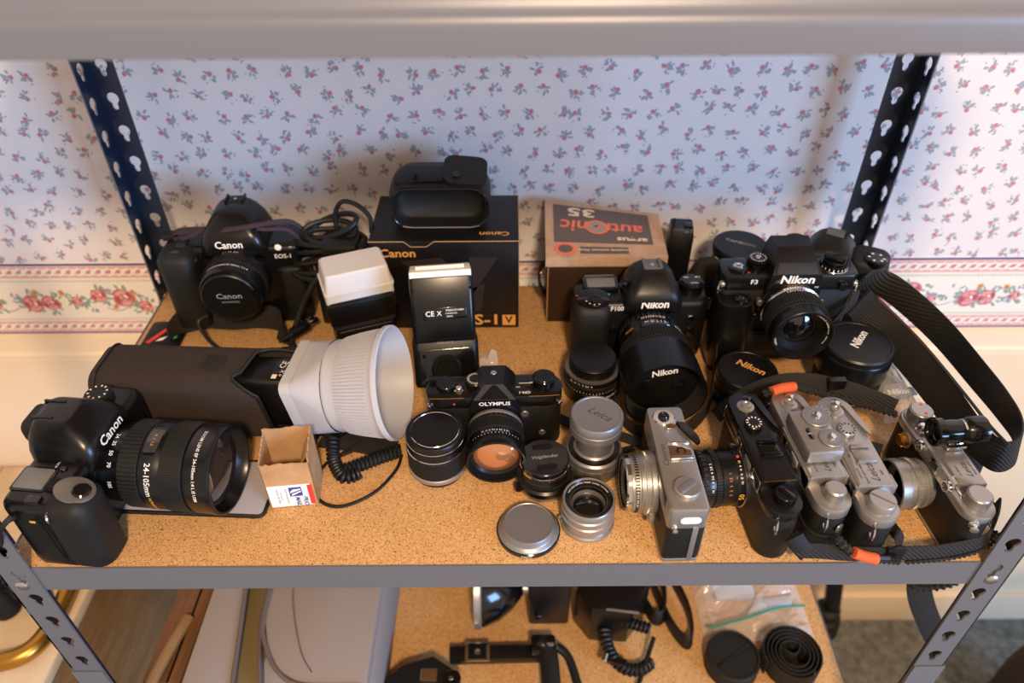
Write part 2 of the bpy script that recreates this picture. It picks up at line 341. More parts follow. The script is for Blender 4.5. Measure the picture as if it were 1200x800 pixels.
for P0 in (-1520, -1180, -840, -500, -160, 180, 520, 860, 1200):
    for (dx, dz, r) in ((30, -6, 14), (62, 9, 11), (96, -8, 6.5), (150, -6, 12), (176, -5, 11), (215, -2, 7), (250, 8, 10), (285, 4, 13), (312, -12, 9)):
        sprigleaf(P0+dx, ZC+dz, 15, r*1.1+5); rose(P0+dx, ZC+dz, r*1.25)
    for dx in (8, 80, 122, 150, 196, 235, 266, 300, 330): sprigleaf(P0+dx, ZC+rnd.uniform(-9, 9), 9, 13, (3, 3, 4, 4))
    for (dx, dz) in ((6, -2), (50, -16), (160, 15), (198, 13), (268, -12), (300, 14)):
        for k in range(5): t = 2*pi*k/5; blob(bp, P0+dx+3*cos(t), ZC+dz+3*sin(t), 2.6, 1.7, t, 5, y-.12, 6)
        blob(bp, P0+dx, ZC+dz, 1.6, 1.6, 0, 8, y-.18, 6)
    for (dx, w, sg) in ((110, 34, -1), (20, 22, 1), (270, 30, -1)):
        q = [(P0+dx+w*t, ZC+sg*(13+6*cos(pi*t))) for t in [i/8-0.5 for i in range(9)]]
        for (xa, za), (xb, zb) in zip(q, q[1:]): bp.quad([(xa, y-.03, za-.8), (xb, y-.03, zb-.8), (xb, y-.03, zb+.8), (xa, y-.03, za+.8)], mi=4)
s = part('printed_roses', border, ['print_navy', 'print_red', 'print_pink', 'print_green', 'print_slate', 'print_ochre', 'print_sage', 'print_white', 'print_deep'], bp, flat=True); s['kind'] = 'stuff'
# chair rail below the border
def xsweep(prof, x0, x1): return MB().loft([[(x0, a, b) for a, b in prof], [(x1, a, b) for a, b in prof]])
struct(emit('trim_2', xsweep([(WY-1, B1), (WY-9, B1-3), (WY-10, B1-30), (WY-13, B1-35), (WY-13, B1-38), (WY-7, B1-39), (WY-9, B1-47), (WY-9, B1-52), (WY-3, B1-55), (WY-1, B1-55)], -1800, 1800), 'wall_paint', ang=20))
struct(emit('baseboard_back', MB().box(0, WY-8, FZ+45, 3600, 13, 90, 0, 2), 'wall_paint'))

# ------------------------------------------------------------------ the shelving unit
W2 = 457.0; DEP = 436.6; UP = 484.0; LO = -420.0; PW = 31.0; PITCH = 38.1
unit = thing('shelving_unit', 'grey boltless steel shelving unit with punched angle posts and particle board shelves', 'shelf', (0, 0, FZ*.001))
def zz_(z): return z-FZ
def keyhole(th):
    # radius of the keyhole outline seen from its middle, by direction
    c, s_ = cos(th), sin(th); r = 0.0; t = 0.0
    while t < 20:
        x, z = t*c, t*s_
        if (x*x+(z-3.4)**2 <= 6.6**2) or (x*x+(z+7)**2 <= 3.3**2) or (abs(x) <= 3.3 and -7 <= z <= 3): r = t
        t += 0.1
    return r
def punched(z0, z1, zh, w, t):
    # a strip w wide with a keyhole every PITCH; front at y=0, back at y=t
    mb = MB(); k0 = math.floor((z0-zh)/PITCH)-1; n = 28
    zc = zh+k0*PITCH
    while zc-PITCH/2 < z1:
        lo, hi = max(z0, zc-PITCH/2), min(z1, zc+PITCH/2)
        if hi-lo > 1:
            if lo > zc-11 or hi < zc+11: 
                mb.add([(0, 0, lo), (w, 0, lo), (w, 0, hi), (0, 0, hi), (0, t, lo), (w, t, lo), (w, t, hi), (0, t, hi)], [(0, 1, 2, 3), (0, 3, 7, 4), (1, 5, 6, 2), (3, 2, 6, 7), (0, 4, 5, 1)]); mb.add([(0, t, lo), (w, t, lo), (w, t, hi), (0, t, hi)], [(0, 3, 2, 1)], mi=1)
            else:
                cx = w*.56; cor = [math.atan2(b-zc, a-cx) for a in (0, w) for b in (lo, hi)]
                A = sorted([2*pi*i/n-pi for i in range(n)]+cor); H = []; O = []
                for a in A:
                    c, s_ = cos(a), sin(a); r = keyhole(a); H.append((cx+r*c, zc+r*s_))
                    tx = ((w-cx)/c if c > 1e-9 else (-cx/c if c < -1e-9 else 1e9)); tz = ((hi-zc)/s_ if s_ > 1e-9 else ((lo-zc)/s_ if s_ < -1e-9 else 1e9)); q = min(tx, tz); O.append((cx+q*c, zc+q*s_))
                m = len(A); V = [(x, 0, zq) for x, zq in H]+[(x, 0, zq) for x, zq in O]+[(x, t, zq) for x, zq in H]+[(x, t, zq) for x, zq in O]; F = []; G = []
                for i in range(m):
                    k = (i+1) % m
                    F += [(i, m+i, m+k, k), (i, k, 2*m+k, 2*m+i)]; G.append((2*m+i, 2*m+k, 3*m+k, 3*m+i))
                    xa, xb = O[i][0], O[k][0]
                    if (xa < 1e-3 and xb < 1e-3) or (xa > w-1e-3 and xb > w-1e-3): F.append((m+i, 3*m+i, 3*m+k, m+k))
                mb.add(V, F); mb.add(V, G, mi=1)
        zc += PITCH
    return mb
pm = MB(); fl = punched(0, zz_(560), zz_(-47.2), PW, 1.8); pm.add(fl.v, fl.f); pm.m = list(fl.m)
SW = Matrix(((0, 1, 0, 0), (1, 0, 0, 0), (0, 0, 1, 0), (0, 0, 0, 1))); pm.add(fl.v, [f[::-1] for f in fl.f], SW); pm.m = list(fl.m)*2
post_me = None
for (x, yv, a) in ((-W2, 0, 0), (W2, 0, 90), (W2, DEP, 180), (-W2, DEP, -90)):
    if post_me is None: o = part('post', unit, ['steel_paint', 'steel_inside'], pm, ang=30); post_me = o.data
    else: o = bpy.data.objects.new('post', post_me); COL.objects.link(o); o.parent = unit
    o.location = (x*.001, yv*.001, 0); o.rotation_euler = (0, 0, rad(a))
    if yv == 0:   # overlapping splice of the lower post half
        sg = 1 if x < 0 else -1
        part('post_splice', unit, 'steel_paint', MB().box(x+sg*(PW/2-.5), -1.2, zz_(-330), PW+1, 1.6, 296, 0, .3).box(x-sg*.9, PW/2, zz_(-330), 1.6, PW, 296, 0, .3))
def bolt(x, yv, z, M): part('rivet', unit, 'galvanised', MB().lathe([(6.2, 0), (6.2, .8), (5, 1.9), (2.5, 2.6), (0, 2.8)], 20, TR(x, yv, zz_(z)) @ M))
for sg in (-1, 1):
    bolt(sg*443, 0, -23, FRONT); bolt(sg*443, 0, LO-23, FRONT)
def beam(x0, x1, yv, z, d, prof=None):
    # angle beam running along x; d = +1 when its lip points to +y
    p = prof or [(0, 0), (0, -33.5), (d*1.6, -33.5), (d*1.6, -17.8), (d*14, -17.8), (d*14, -16.2), (d*1.6, -16.2), (d*1.6, 0)]
    return MB().loft([[(x0, yv+a, zz_(z+b)) for a, b in p], [(x1, yv+a, zz_(z+b)) for a, b in p]])
def sidebeam(x, z, d):
    p = [(0, 0), (0, -33.5), (d*1.6, -33.5), (d*1.6, -17.8), (d*14, -17.8), (d*14, -16.2), (d*1.6, -16.2), (d*1.6, 0)]
    return MB().loft([[(x+a, 3, zz_(z+b)) for a, b in p], [(x+a, DEP-3, zz_(z+b)) for a, b in p]])
RP = [(0, -34), (0, -20), (.4, -17.4), (1.2, -15.4), (2.6, -13.9), (4.4, -13), (6.5, -9), (9, 0), (14, 22), (15.6, 22), (11, -16), (1.8, -20), (1.8, -34)]
for z, up in ((0.3, 0), (LO, 0), (UP, 1)):
    part('shelf_beam', unit, 'steel_paint', beam(-W2+2.5, W2-2.5, 2.2, z, 1, RP if up else None), ang=50 if up else 20)
    part('shelf_beam', unit, 'steel_paint', beam(-W2+2.5, W2-2.5, DEP-2.2, min(z, 0.2) if not up else z, -1), ang=20)
    part('side_beam', unit, 'steel_paint', sidebeam(-W2+2.2, z, 1), ang=20); part('side_beam', unit, 'steel_paint', sidebeam(W2-2.2, z, -1), ang=20)
    zt = {0.3: 0, LO: LO}.get(z, UP-18)
    part('shelf_board', unit, 'particle_board', MB().box(0, DEP/2, zz_(zt-7.4), 2*W2-9, DEP-9, 14.8, 0, .5))

# ------------------------------------------------------------------ shared camera pieces
def P_(x0, y0, x1, y1, r, n=5): return rrect(x1-x0, y1-y0, r, n, (x0+x1)/2, (y0+y1)/2)
def slr_shell(T, W, H, D, gx=34, gd=24, gh=None, hx=6, hw=62, hh=30, hfy=0, mb='black_satin', mg='black_rubber', base=0, gbot=0, gback=None):
    """plastic autofocus body: shell, grip and prism hump; front at y=-D/2, z from base"""
    gh = gh or H+6
    part('body_shell', T, mb, MB().prism(P_(-W/2, -D/2, W/2, D/2, 13), base, base+H, 7, seg=3))
    a, b = -W/2-2, -W/2+gx
    def ring(z, s, dy=0): return [(x, y+dy, z) for x, y in inset(P_(a, -D/2-gd, b, gback if gback is not None else D/2-6, 13, 5), s)]
    part('grip', T, mg, MB().loft([ring(gbot, 5), ring(gbot+4, 1), ring(gbot+H*.3, 0, 1), ring(base+H*.7, 0), ring(base+gh-9, 0, -1), ring(base+gh-3, 3), ring(base+gh, 9)]), ang=60)
    def hr(z, w, y0, y1, r): return [(x, y, z) for x, y in P_(hx-w/2, y0, hx+w/2, y1, r, 4)]
    f = -D/2-hfy
    part('prism_housing', T, mb, MB().loft([hr(base+H-14, hw+16, f, D/2, 12), hr(base+H-6, hw+8, f-5, D/2, 12), hr(base+H+hh*.25, hw, f-7, D/2+2, 11), hr(base+H+hh*.55, hw*.86, f-2, D/2+2, 11), hr(base+H+hh*.82, hw*.66, f+9, D/2, 10), hr(base+H+hh*.97, hw*.5, f+16, D/2-4, 8), hr(base+H+hh, hw*.42, f+19, D/2-7, 6)]), ang=60)
def ring_text(T, t, size, R, a0, z, m='white_print', name='lettering', mode='side', flip=True, M=FRONT, par=None, sx=1.0):
    return part(name, par or T, m, MB().arctext(t, size, R, a0, M, mode, flip, z, sx=sx), flat=True)
def lug(T, x, y, z, M=None):
    return part('strap_lug', T, 'chrome', MB().tube([(x+5*cos(t), y, z+5*sin(t)) for t in [2*pi*i/14 for i in range(14)]], .9, 6, M, closed=True))
def knob(T, name, m, x, y, z, r, h, n=36, d=.6, cap=None):
    o = part(name, T, m, MB().gear(r, z, z+h-1, n, d, M=TR(x, y)).cyl(r*.86, z+h-1.2, z+h, .5, 28, TR(x, y)))
    return o

# ------------------------------------------------------------------ black digital camera, front left
T = thing('digital_camera', 'large black digital camera lying nearest the left post, long zoom lens pointing right', 'camera', (-0.392, 0.081, 0.0006), 84)
slr_shell(T, 152, 82, 54, gx=38, gd=22, gh=83, hx=8, hw=66, hh=31, gback=-8)
part('top_display', T, 'grey_lcd', MB().box(-46, 9, 83.2, 22, 27, 1.6, 2, .4), label='grey status display window')
part('display_frame', T, 'black_gloss', MB().box(-46, 9, 82.2, 27, 32, 1.6, 3, .5))
part('shutter_plate', T, 'dull_metal', MB().prism([(x*.8, y) for x, y in circ(17, 28)], 0, 2.4, 1.2, TR(-55, -33, 82.4) @ RX(14)), label='silvery sweep around the shutter button')
part('shutter_button', T, 'black_gloss', MB().lathe([(7.6, 0), (7.6, 1.5), (6.2, 2.6), (0, 2)], 28, TR(-55, -39, 82.6) @ RX(16)))
part('main_dial', T, 'black_rubber', MB().gear(9, -5, 5, 28, .9, M=TR(-52, -14, 80) @ RY(90)))
part('mode_buttons', T, 'black_gloss', MB().cyl(3, 0, 2, .5, 18, TR(-24, -6, 82)).cyl(3, 0, 2, .5, 18, TR(-33, -10, 82)))
part('lettering', T, 'white_print', MB().text('*', 5, TR(-18, -4, 83.5)).text('M-Fn', 3, TR(-30, -3, 83.6)), flat=True)
part('power_switch', T, 'black_gloss', MB().box(-68, -4, 82, 9, 13, 5, 2, .8)); 
part('mode_dial', T, 'black_rubber', MB().gear(13, 80, 88, 40, .7, M=TR(56, 6)).cyl(11, 88, 89.4, .5, 28, TR(56, 6)))
part('lettering', T, 'white_print', MB().ticks(8.6, 89.6, 0, 330, 10, 1.6, 2.2, TR(56, 6), mode='face'), flat=True)
part('hot_shoe', T, 'black_satin', MB().box(8, 16, 110, 22, 20, 3, .5, .4).box(-2.2, 16, 112.5, 2.4, 20, 2.5, .3, .2).box(18.2, 16, 112.5, 2.4, 20, 2.5, .3, .2))
part('shoe_contact', T, 'chrome', MB().cyl(2.2, 111, 112, .2, 12, TR(8, 16)).cyl(1, 111, 112, .2, 10, TR(4, 20)).cyl(1, 111, 112, .2, 10, TR(12, 20)).cyl(1, 111, 112, .2, 10, TR(4, 12)))
part('eyecup', T, 'black_rubber', MB().prism(rrect(34, 24, 8, 4), 0, 14, 3, TR(8, 25, 94) @ RX(-90)))
part('lettering', T, 'white_print', MB().text('Canon', 13, TR(8, -34.6, 90.6) @ RX(82), bold=.02), flat=True)
part('lens_release', T, 'black_gloss', MB().cyl(6, 0, 3, .8, 20, TR(50, -27, 34) @ FRONT))
LM = TR(8, -27, 49) @ FRONT
L = part('zoom_lens', T, 'black_satin', MB().lathe([(35, -3), (35, 3), (36.5, 5), (37.5, 20), (39, 22), (39, 40), (41.4, 43), (41.4, 59), (40, 61), (40, 83), (41.7, 86), (41.7, 100), (42.4, 102), (42.4, 107), (41, 108), (39.5, 108), (38, 103), (34, 99), (33, 97)], 72, LM, cap=(True, False)))
part('zoom_ring', L, 'black_rubber', MB().gear(41, 22.5, 41, 64, 1.2, M=LM)); part('focus_ring', L, 'black_rubber', MB().gear(42, 61.5, 82, 130, .5, M=LM))
part('front_element', L, 'front_glass', MB().lathe([(35, 98), (28, 100.6), (18, 102.8), (8, 103.8), (0, 104)], 48, LM))
part('distance_window', L, 'dark_glass', MB().loft([[(r*cos(rad(a)), r*sin(rad(a)), z) for a in range(78, 126, 6)] for r, z in ((41, 44), (42, 45), (42, 57), (41, 58))], LM, cap=(False, False), closed=False))
ring_text(T, '24-105mm', 7.5, 41.6, 152, 51, par=L, M=LM); ring_text(T, 'ULTRASONIC', 3.6, 41.6, 192, 51, 'yellow_print', par=L, M=LM)
ring_text(T, '24  35   50    70         105', 5, 38.3, 130, 14, par=L, M=LM); ring_text(T, 'ZOOM LENS EF 24-105mm 1:4 L IS USM', 4.2, 41.9, 128, 94, par=L, M=LM)
ring_text(T, '8  3  1.5', 3.6, 42.1, 100, 51, 'orange_print', par=L, M=LM)
part('card_door_seam', T, 'matte_black', MB().tube(cr([(-77.6, -8, 74), (-78.2, -10, 50), (-77.8, -10, 26), (-75, -10, 4)], 4), .6, 5)); part('grip_badge', T, 'gold_print', MB().box(-78, -2, 66, .6, 5, 2.4, .1, .1))
lug(T, -79, 8, 74, RZ(20))
part('neck_strap', T, 'cord_black', MB().tube(cr([(-79, 12, 74), (-88, 20, 66), (-84, 34, 40), (-74, 44, 14), (-70, 62, 3), (-60, 80, 3)], 6), 2.4, 8).tube(cr([(-79, 8, 74), (-86, 30, 60), (-80, 44, 34), (-66, 56, 8)], 6), 2.0, 8))

# ------------------------------------------------------------------ flat grey pouch under the zoom lens
t = emit('padded_sleeve', MB().prism(P_(-75, -32, 75, 34, 5), 0, 4.5, 1.5), 'grey_cloth'); t.location = (-0.305, 0.092, 0.0008); t.rotation_euler = (0, 0, rad(-3)); tag(t, 'flat grey cloth sleeve lying under the zoom lens of the front left camera', 'sleeve')
part('bound_edge', t, 'black_leather', MB().tube([(x, y, 2.2) for x, y in P_(-75, -32, 75, 34, 5)], 2.3, 8, closed=True))

# ------------------------------------------------------------------ nylon pouch with a flash gun and frosted dome
T = thing('flash_pouch', 'open black nylon flash pouch lying behind the front left camera', 'pouch', (-0.315, 0.187, 0.0008), -3)
def pr(x, s=1.0, up=0): return [(x, y, z) for y, z in [(a*s, 43+b*s+up) for a, b in rrect(66, 84, 17, 6)]]
rings = [pr(-104, .86), pr(-101, .95), pr(-92, 1), pr(-30, 1.0), pr(40, 1.0)]
mouth = [(104-62*max(0, 1-abs((i-15.5)/8.0))**.7, y*.985, z) for i, (q, y, z) in enumerate(pr(0))]
part('pouch_body', T, 'nylon', MB().loft([[(x, y, z) for x, y, z in r] for r in rings]+[[(a+(m-a)*.5, y, z) for (a, y, z), (m, y2, z2) in zip(pr(40), mouth)], mouth, [(m-3, y*.95, 43+(z-43)*.95) for m, y, z in mouth], [(20, y*.94, 43+(z-43)*.94) for m, y, z in mouth]], cap=(True, False)), ang=50)
part('bound_mouth', T, 'black_leather', MB().tube([(m+.5, y*.985, 43+(z-43)*.985) for m, y, z in mouth], 2.2, 8, closed=True))
part('hook_patch', T, 'velcro', MB().prism(rrect(22, 22, 3), 0, 1.4, .5, TR(20, -2, 84.6)))
part('seam', T, 'black_leather', MB().tube([(-94, y, z) for x, y, z in pr(0, 1.01)], 1.2, 6, closed=True))
T = thing('flash_gun', 'black flash gun lying inside the open nylon pouch, certification label showing', 'flash', (-0.226, 0.184, 0.0008), -4)
part('flash_body', T, 'black_plastic', MB().prism(rrect(66, 42, 8, 4), -60, 22, 4, TR(0, 0, 44) @ RY(90)))
part('flash_head', T, 'black_satin', MB().prism(rrect(62, 72, 7, 4), 18, 62, 4, TR(0, 0, 44) @ RY(90)))
part('label_plate', T, 'black_gloss', MB().box(-2, -3, 77.4, 15, 32, .6, 1, .2)); part('lettering', T, 'white_print', MB().text('CE', 9, TR(-1, 4, 78) @ RZ(75)).text('o X', 6, TR(0, -9, 78) @ RZ(75)).box(-6, -14, 77.8, 5, 6, .2, 0, .05), flat=True)
part('hook_strap', T, 'velcro', MB().ribbon([(24, y, 44+z) for y, z in rrect(78, 68, 9, 4)], (1, 0, 0), 18, 2.2, closed=True))
T = thing('flash_diffuser', 'white frosted bowl shaped flash diffuser with ribbed sides, open mouth facing right', 'diffuser', (-0.163, 0.174, 0.0625), 0)
DM = RZ(-6) @ RY(81)
part('diffuser_sleeve', T, 'frosted', MB().loft([[(x, y, z) for x, y in rrect(w, h, r, 6)] for w, h, r, z in ((68, 76, 9, -50), (70, 78, 10, -40), (78, 88, 26, -22), (92, 94, 44, -8))], DM, cap=(False, False)))
pf = [(46, -8), (47.5, -4), (47, 0), (49, 6), (52, 20), (55, 40), (57, 46), (58.5, 48), (58.5, 52), (56.5, 53), (53.5, 46), (49, 24), (45, 4), (40, -4), (0, -6)]
D = part('diffuser_bowl', T, 'frosted', MB().lathe(pf, 96, DM, cap=(False, False)))
rb = MB()
for i in range(96):
    a = 2*pi*i/96; rb.tube([((49.1)*cos(a), 49.1*sin(a), 6), (52.1*cos(a), 52.1*sin(a), 20), (55.1*cos(a), 55.1*sin(a), 40)], .5, 4, DM)
s = part('ribbing', D, 'frosted', rb); s['kind'] = 'stuff'
part('collar_strap', T, 'clear_grey', MB().loft([[(x, y, z) for x, y in rrect(72, 80, 9, 4)] for z in (-49, -38)], DM, cap=(False, False)))

# ------------------------------------------------------------------ small cardboard box with postal label
T = thing('cardboard_box', 'small open cardboard box with torn flaps and a postal label, beside the white diffuser', 'box', (-0.206, 0.089, 0.0006), 6)
w, d, h = 23, 19, 66
for nm, q in (('front_panel', [(-w, -d), (w, -d)]), ('side_panel', [(w, -d), (w, d)]), ('back_panel', [(w, d), (-w, d)]), ('side_panel', [(-w, d), (-w, -d)])):
    (xa, ya), (xb, yb) = q; N = 14; vx = Vector((xb-xa, yb-ya, 0)); nn = Vector((vx.y, -vx.x, 0)).normalized(); V = []; F = []
    hh = [h+rnd.uniform(-1.2, 1.2)+(4 if nm == 'back_panel' else 0)+(-6 if nm == 'front_panel' else 0)+((7*(i/N) if q[0][0] > 0 else -5*(i/N)) if nm == 'side_panel' else 0) for i in range(N+1)]
    for off in (0, -1.2):
        for i in range(N+1):
            p = Vector((xa, ya, 0))+vx*(i/N)+nn*off; V += [p, p+Vector((0, 0, hh[i]))]
    n2 = 2*(N+1)
    for i in range(N): F += [(2*i, 2*i+2, 2*i+3, 2*i+1), (n2+2*i, n2+2*i+1, n2+2*i+3, n2+2*i+2), (2*i+1, 2*i+3, n2+2*i+3, n2+2*i+1)]
    F += [(0, 1, n2+1, n2), (2*N, n2+2*N, n2+2*N+1, 2*N+1)]
    part(nm, T, 'cardboard', MB().add(V, F), flat=True)
part('bottom_panel', T, 'cardboard', MB().box(0, 0, .7, 2*w-2.4, 2*d-2.4, 1.2, 0, .1))
part('flap', T, 'cardboard', MB().loft([[(w-1, -d+3, 66), (w-1, d-3, 68)], [(w-7, -d+4, 56), (w-6, d-4, 58)], [(w-12, -d+8, 46), (w-10, d-7, 49)]], closed=False), flat=True)
PL = part('postal_label', T, 'paper_white', MB().box(-1.5, -d-.25, 16, 2*w-6, .4, 30, 0, .05))
QF = TR(0, -d-.55, 0) @ FRONT
part('label_stripe', PL, 'red_print', MB().quad([(15.5, 2, 0), (20, 2, 0), (20, 30, 0), (15.5, 30, 0)], QF), flat=True)
part('label_eagle', PL, 'label_blue', MB().quad([(-2, 15, 0), (10, 15, 0), (10, 28, 0), (-2, 28, 0)], QF), flat=True)
part('label_eagle_head', PL, 'paper_white', MB().quad([(-1, 20, .1), (9, 24, .1), (9, 25.5, .1), (2, 25, .1), (-1, 22, .1)], QF).quad([(0, 16, .1), (9, 21, .1), (9, 22.5, .1), (0, 18.5, .1)], QF), flat=True)
part('lettering', PL, 'label_blue', MB().text('PRIO', 6, QF @ TR(11.5, 7.5, .1) @ RZ(-90), bold=.03, shear=.25).text('MAIL', 6, QF @ TR(4.5, 7.5, .1) @ RZ(-90), bold=.03, shear=.25).text('UNITED STATES POSTAL', 2, QF @ TR(-5, 16, .1) @ RZ(-90)).text('POSTAL USE ONLY', 2.4, QF @ TR(-13, 16, .1) @ RZ(-90)).text('www.usps.com', 2, QF @ TR(-10, 16, .1) @ RZ(-90)), flat=True)

# ------------------------------------------------------------------ coiled flash cord
T = thing('coiled_cord', 'black coiled flash cord with a thin loop in front of the white diffuser', 'cord', (0, 0, 0))
def coil(path, R, pitch, r, n=12):
    P = cr(path, 40); L = [0]
    for a, b in zip(P, P[1:]): L.append(L[-1]+(b-a).length)
    out = []; u = Vector((0, 0, 1)); m = int(L[-1]/pitch*n); j = 0
    for k in range(m+1):
        s_ = L[-1]*k/m
        while j < len(L)-2 and L[j+1] < s_: j += 1
        q = P[j].lerp(P[j+1], (s_-L[j])/max(1e-6, L[j+1]-L[j])); t_ = (P[j+1]-P[j]).normalized(); w_ = t_.cross(u).normalized(); v_ = w_.cross(t_); a = 2*pi*k/n
        out.append(q+w_*R*cos(a)+v_*R*sin(a))
    return out
part('coil', T, 'cord_black', MB().tube(coil([(-108, 130, 12), (-128, 122, 11), (-150, 112, 9.5), (-166, 104, 9)], 5.6, 4.3, 2.0, 12), 2.0, 6))
part('coil', T, 'cord_black', MB().tube(coil([(-178, 140, 22), (-176, 124, 11), (-171, 112, 9), (-160, 98, 9), (-146, 104, 9)], 5.2, 4.2, 1.9, 12), 1.9, 6))
part('cord_loop', T, 'cord_black', MB().tube(cr([(-108, 132, 3), (-112, 112, 2.2), (-130, 84, 2.2), (-158, 68, 2.2), (-180, 74, 2.2), (-189, 96, 2.2), (-184, 122, 2.2), (-160, 138, 3)], 8), 1.7, 8).tube(cr([(-166, 104, 6), (-173, 116, 3), (-170, 134, 3), (-150, 150, 4)], 8), 1.9, 8))

# ------------------------------------------------------------------ black flat clutch under the diffuser
t = emit('folded_strap', MB().ribbon(cr([(-195, 158, 3), (-150, 150, 3), (-118, 138, 3.4)], 5), (0, 1, .1), 26, 4), 'felt_black'); tag(t, 'folded black fabric strap lying under the white diffuser bowl', 'strap')

# ------------------------------------------------------------------ olympus camera
T = thing('film_camera', 'black compact film camera with brassy amber lens glass in the middle of the shelf', 'camera', (-0.012, 0.162, 0.0006), 2)
part('body_cover', T, 'black_leather', MB().prism(rrect(136, 32, 15, 6), 4, 56, .6)); part('base_plate', T, 'black_paint', MB().prism(rrect(136.6, 32.6, 15, 6), 0, 4.5, 1.4))
part('top_plate', T, 'black_paint', MB().prism(rrect(136.6, 32.6, 15, 6), 56, 71, 1.4))
part('worn_edge', T, 'brass', MB().tube([(34, -16.3, 70.7), (52, -16.3, 70.7), (64, -15.4, 70.6)], .35, 5), label='worn brass edge')
part('worn_edge', T, 'brass', MB().tube([(-64, -15.6, 70.6), (-45, -16.3, 70.7), (-30, -16.3, 70.7)], .35, 5), label='worn brass edge')
part('prism_housing', T, 'black_paint', MB().loft([[(-26, -20, 52), (26, -20, 52), (26, 14, 52), (-26, 14, 52)], [(-25, -21, 62), (25, -21, 62), (24, 15, 67), (-24, 15, 67)], [(-21, -20.5, 71), (21, -20.5, 71), (20, 16, 75), (-20, 16, 75)], [(-9, -12, 84), (9, -12, 84), (12, 16, 84), (-12, 16, 84)]]), ang=25)
part('prism_panel', T, 'matte_black', MB().prism([(-15, 0), (15, 0), (2, 14), (-2, 14)], 0, .8, .3, TR(0, -20, 71.4) @ RX(57)))
part('lettering', T, 'white_print', MB().text('OLYMPUS', 6.4, TR(0, -21.3, 66.4) @ RX(88), bold=.02, sx=1.12), flat=True)
part('accessory_socket', T, 'chrome', MB().cyl(3, 84, 84.8, .3, 16, TR(0, 5)))
part('advance_lever', T, 'black_gloss', MB().cyl(10, 71, 76, .8, 28, TR(-48, 2)).box(-56, 9, 74.5, 22, 7, 2, 2, .5, RZ(0)))
part('shutter_button', T, 'chrome', MB().lathe([(5, 71), (5, 73), (3.4, 74), (3.4, 76), (2.6, 76.8), (0, 76.2)], 20, TR(-35, -6)))
part('film_speed_dial', T, 'black_paint', MB().gear(10.5, 71, 77.5, 48, .5, M=TR(-18.5, 4)).lathe([(8.6, 77.4), (8, 78), (0, 77.4)], 28, TR(-18.5, 4)))
part('dial_marks', T, 'white_print', MB().ticks(7.2, 78.1, 0, 345, 24, .7, 2.2, TR(-18.5, 4), mode='face'), flat=True)
part('rewind_knob', T, 'black_gloss', MB().gear(11.5, 71, 79, 50, .5, M=TR(50, 3)).cyl(10, 79, 80.4, .7, 28, TR(50, 3)))
part('meter_switch', T, 'black_gloss', MB().box(32, -2, 71.6, 12, 4, 1.6, 1, .3)); part('lettering', T, 'white_print', MB().text('OM-1', 5, TR(30, -11, 71.3) @ RZ(180), bold=.02).text('ON', 2.6, TR(24, -3, 71.3) @ RZ(180)).text('OFF', 2.6, TR(38, 3.4, 71.3) @ RZ(180)).box(32, 2.6, 71.1, 14, .8, .2, 0, .02), flat=True)
for sx in (-1, 1): part('strap_lug', T, 'chrome', MB().cyl(2.6, 0, 4, .6, 14, TR(sx*64, -11, 58) @ RX(90) @ RY(sx*30)))
part('self_timer', T, 'black_gloss', MB().box(-43, -17.6, 38, 8, 4, 22, 3, .8)); part('red_dot', T, 'red_print', MB().cyl(1.2, 0, .4, .1, 10, TR(-40, -16.4, 63) @ FRONT))
part('sync_socket', T, 'dull_metal', MB().cyl(3.6, 0, 2, .5, 18, TR(48, -16, 20) @ FRONT)); part('lens_release', T, 'dull_metal', MB().cyl(4.2, 0, 3, .6, 18, TR(30, -16, 48) @ FRONT))
LM = TR(0, -16, 33.5) @ FRONT @ Matrix.Diagonal((.84, .84, 1, 1))
L = part('lens', T, 'black_satin', MB().lathe([(33, 0), (33, 3), (32, 5), (30.6, 7), (30.6, 14), (31.5, 15), (31.5, 28), (33.5, 30), (33.5, 41), (34.8, 43), (34.8, 52), (34, 53), (32, 53), (29.5, 46), (26, 44)], 64, LM, cap=(True, False)))
part('aperture_band', L, 'silver', MB().lathe([(32.6, 6), (33.4, 7), (33.4, 10), (32.6, 11)], 64, LM, cap=(False, False)), label='silver band'); part('focus_ring', L, 'black_rubber', MB().gear(34, 17, 30, 80, .6, M=LM)); part('depth_ring', L, 'black_rubber', MB().gear(34, 12, 16, 40, 1, M=LM))
part('front_element', L, 'amber_glass', MB().lathe([(27, 43), (22, 46), (14, 48.2), (6, 49.2), (0, 49.5)], 40, LM)); ring_text(T, 'ZUIKO AUTO-T  1:2  f=85mm  JAPAN  OLYMPUS OM-SYSTEM', 2.6, 30.6, 90, 49.6, mode='face', flip=False, M=LM, par=L)
ring_text(T, '1.4  2  2.8  4  5.6  8  11  16', 3, 33.6, 90, 35, M=LM, par=L); part('index_marks', L, 'white_print', MB().ticks(33.6, 38.5, 40, 140, 15, .5, 1.6, LM), flat=True)
part('inner_barrel', L, 'matte_black', MB().lathe([(31.8, 52.6), (29.4, 46), (26, 43.4)], 48, LM, cap=(False, False)))

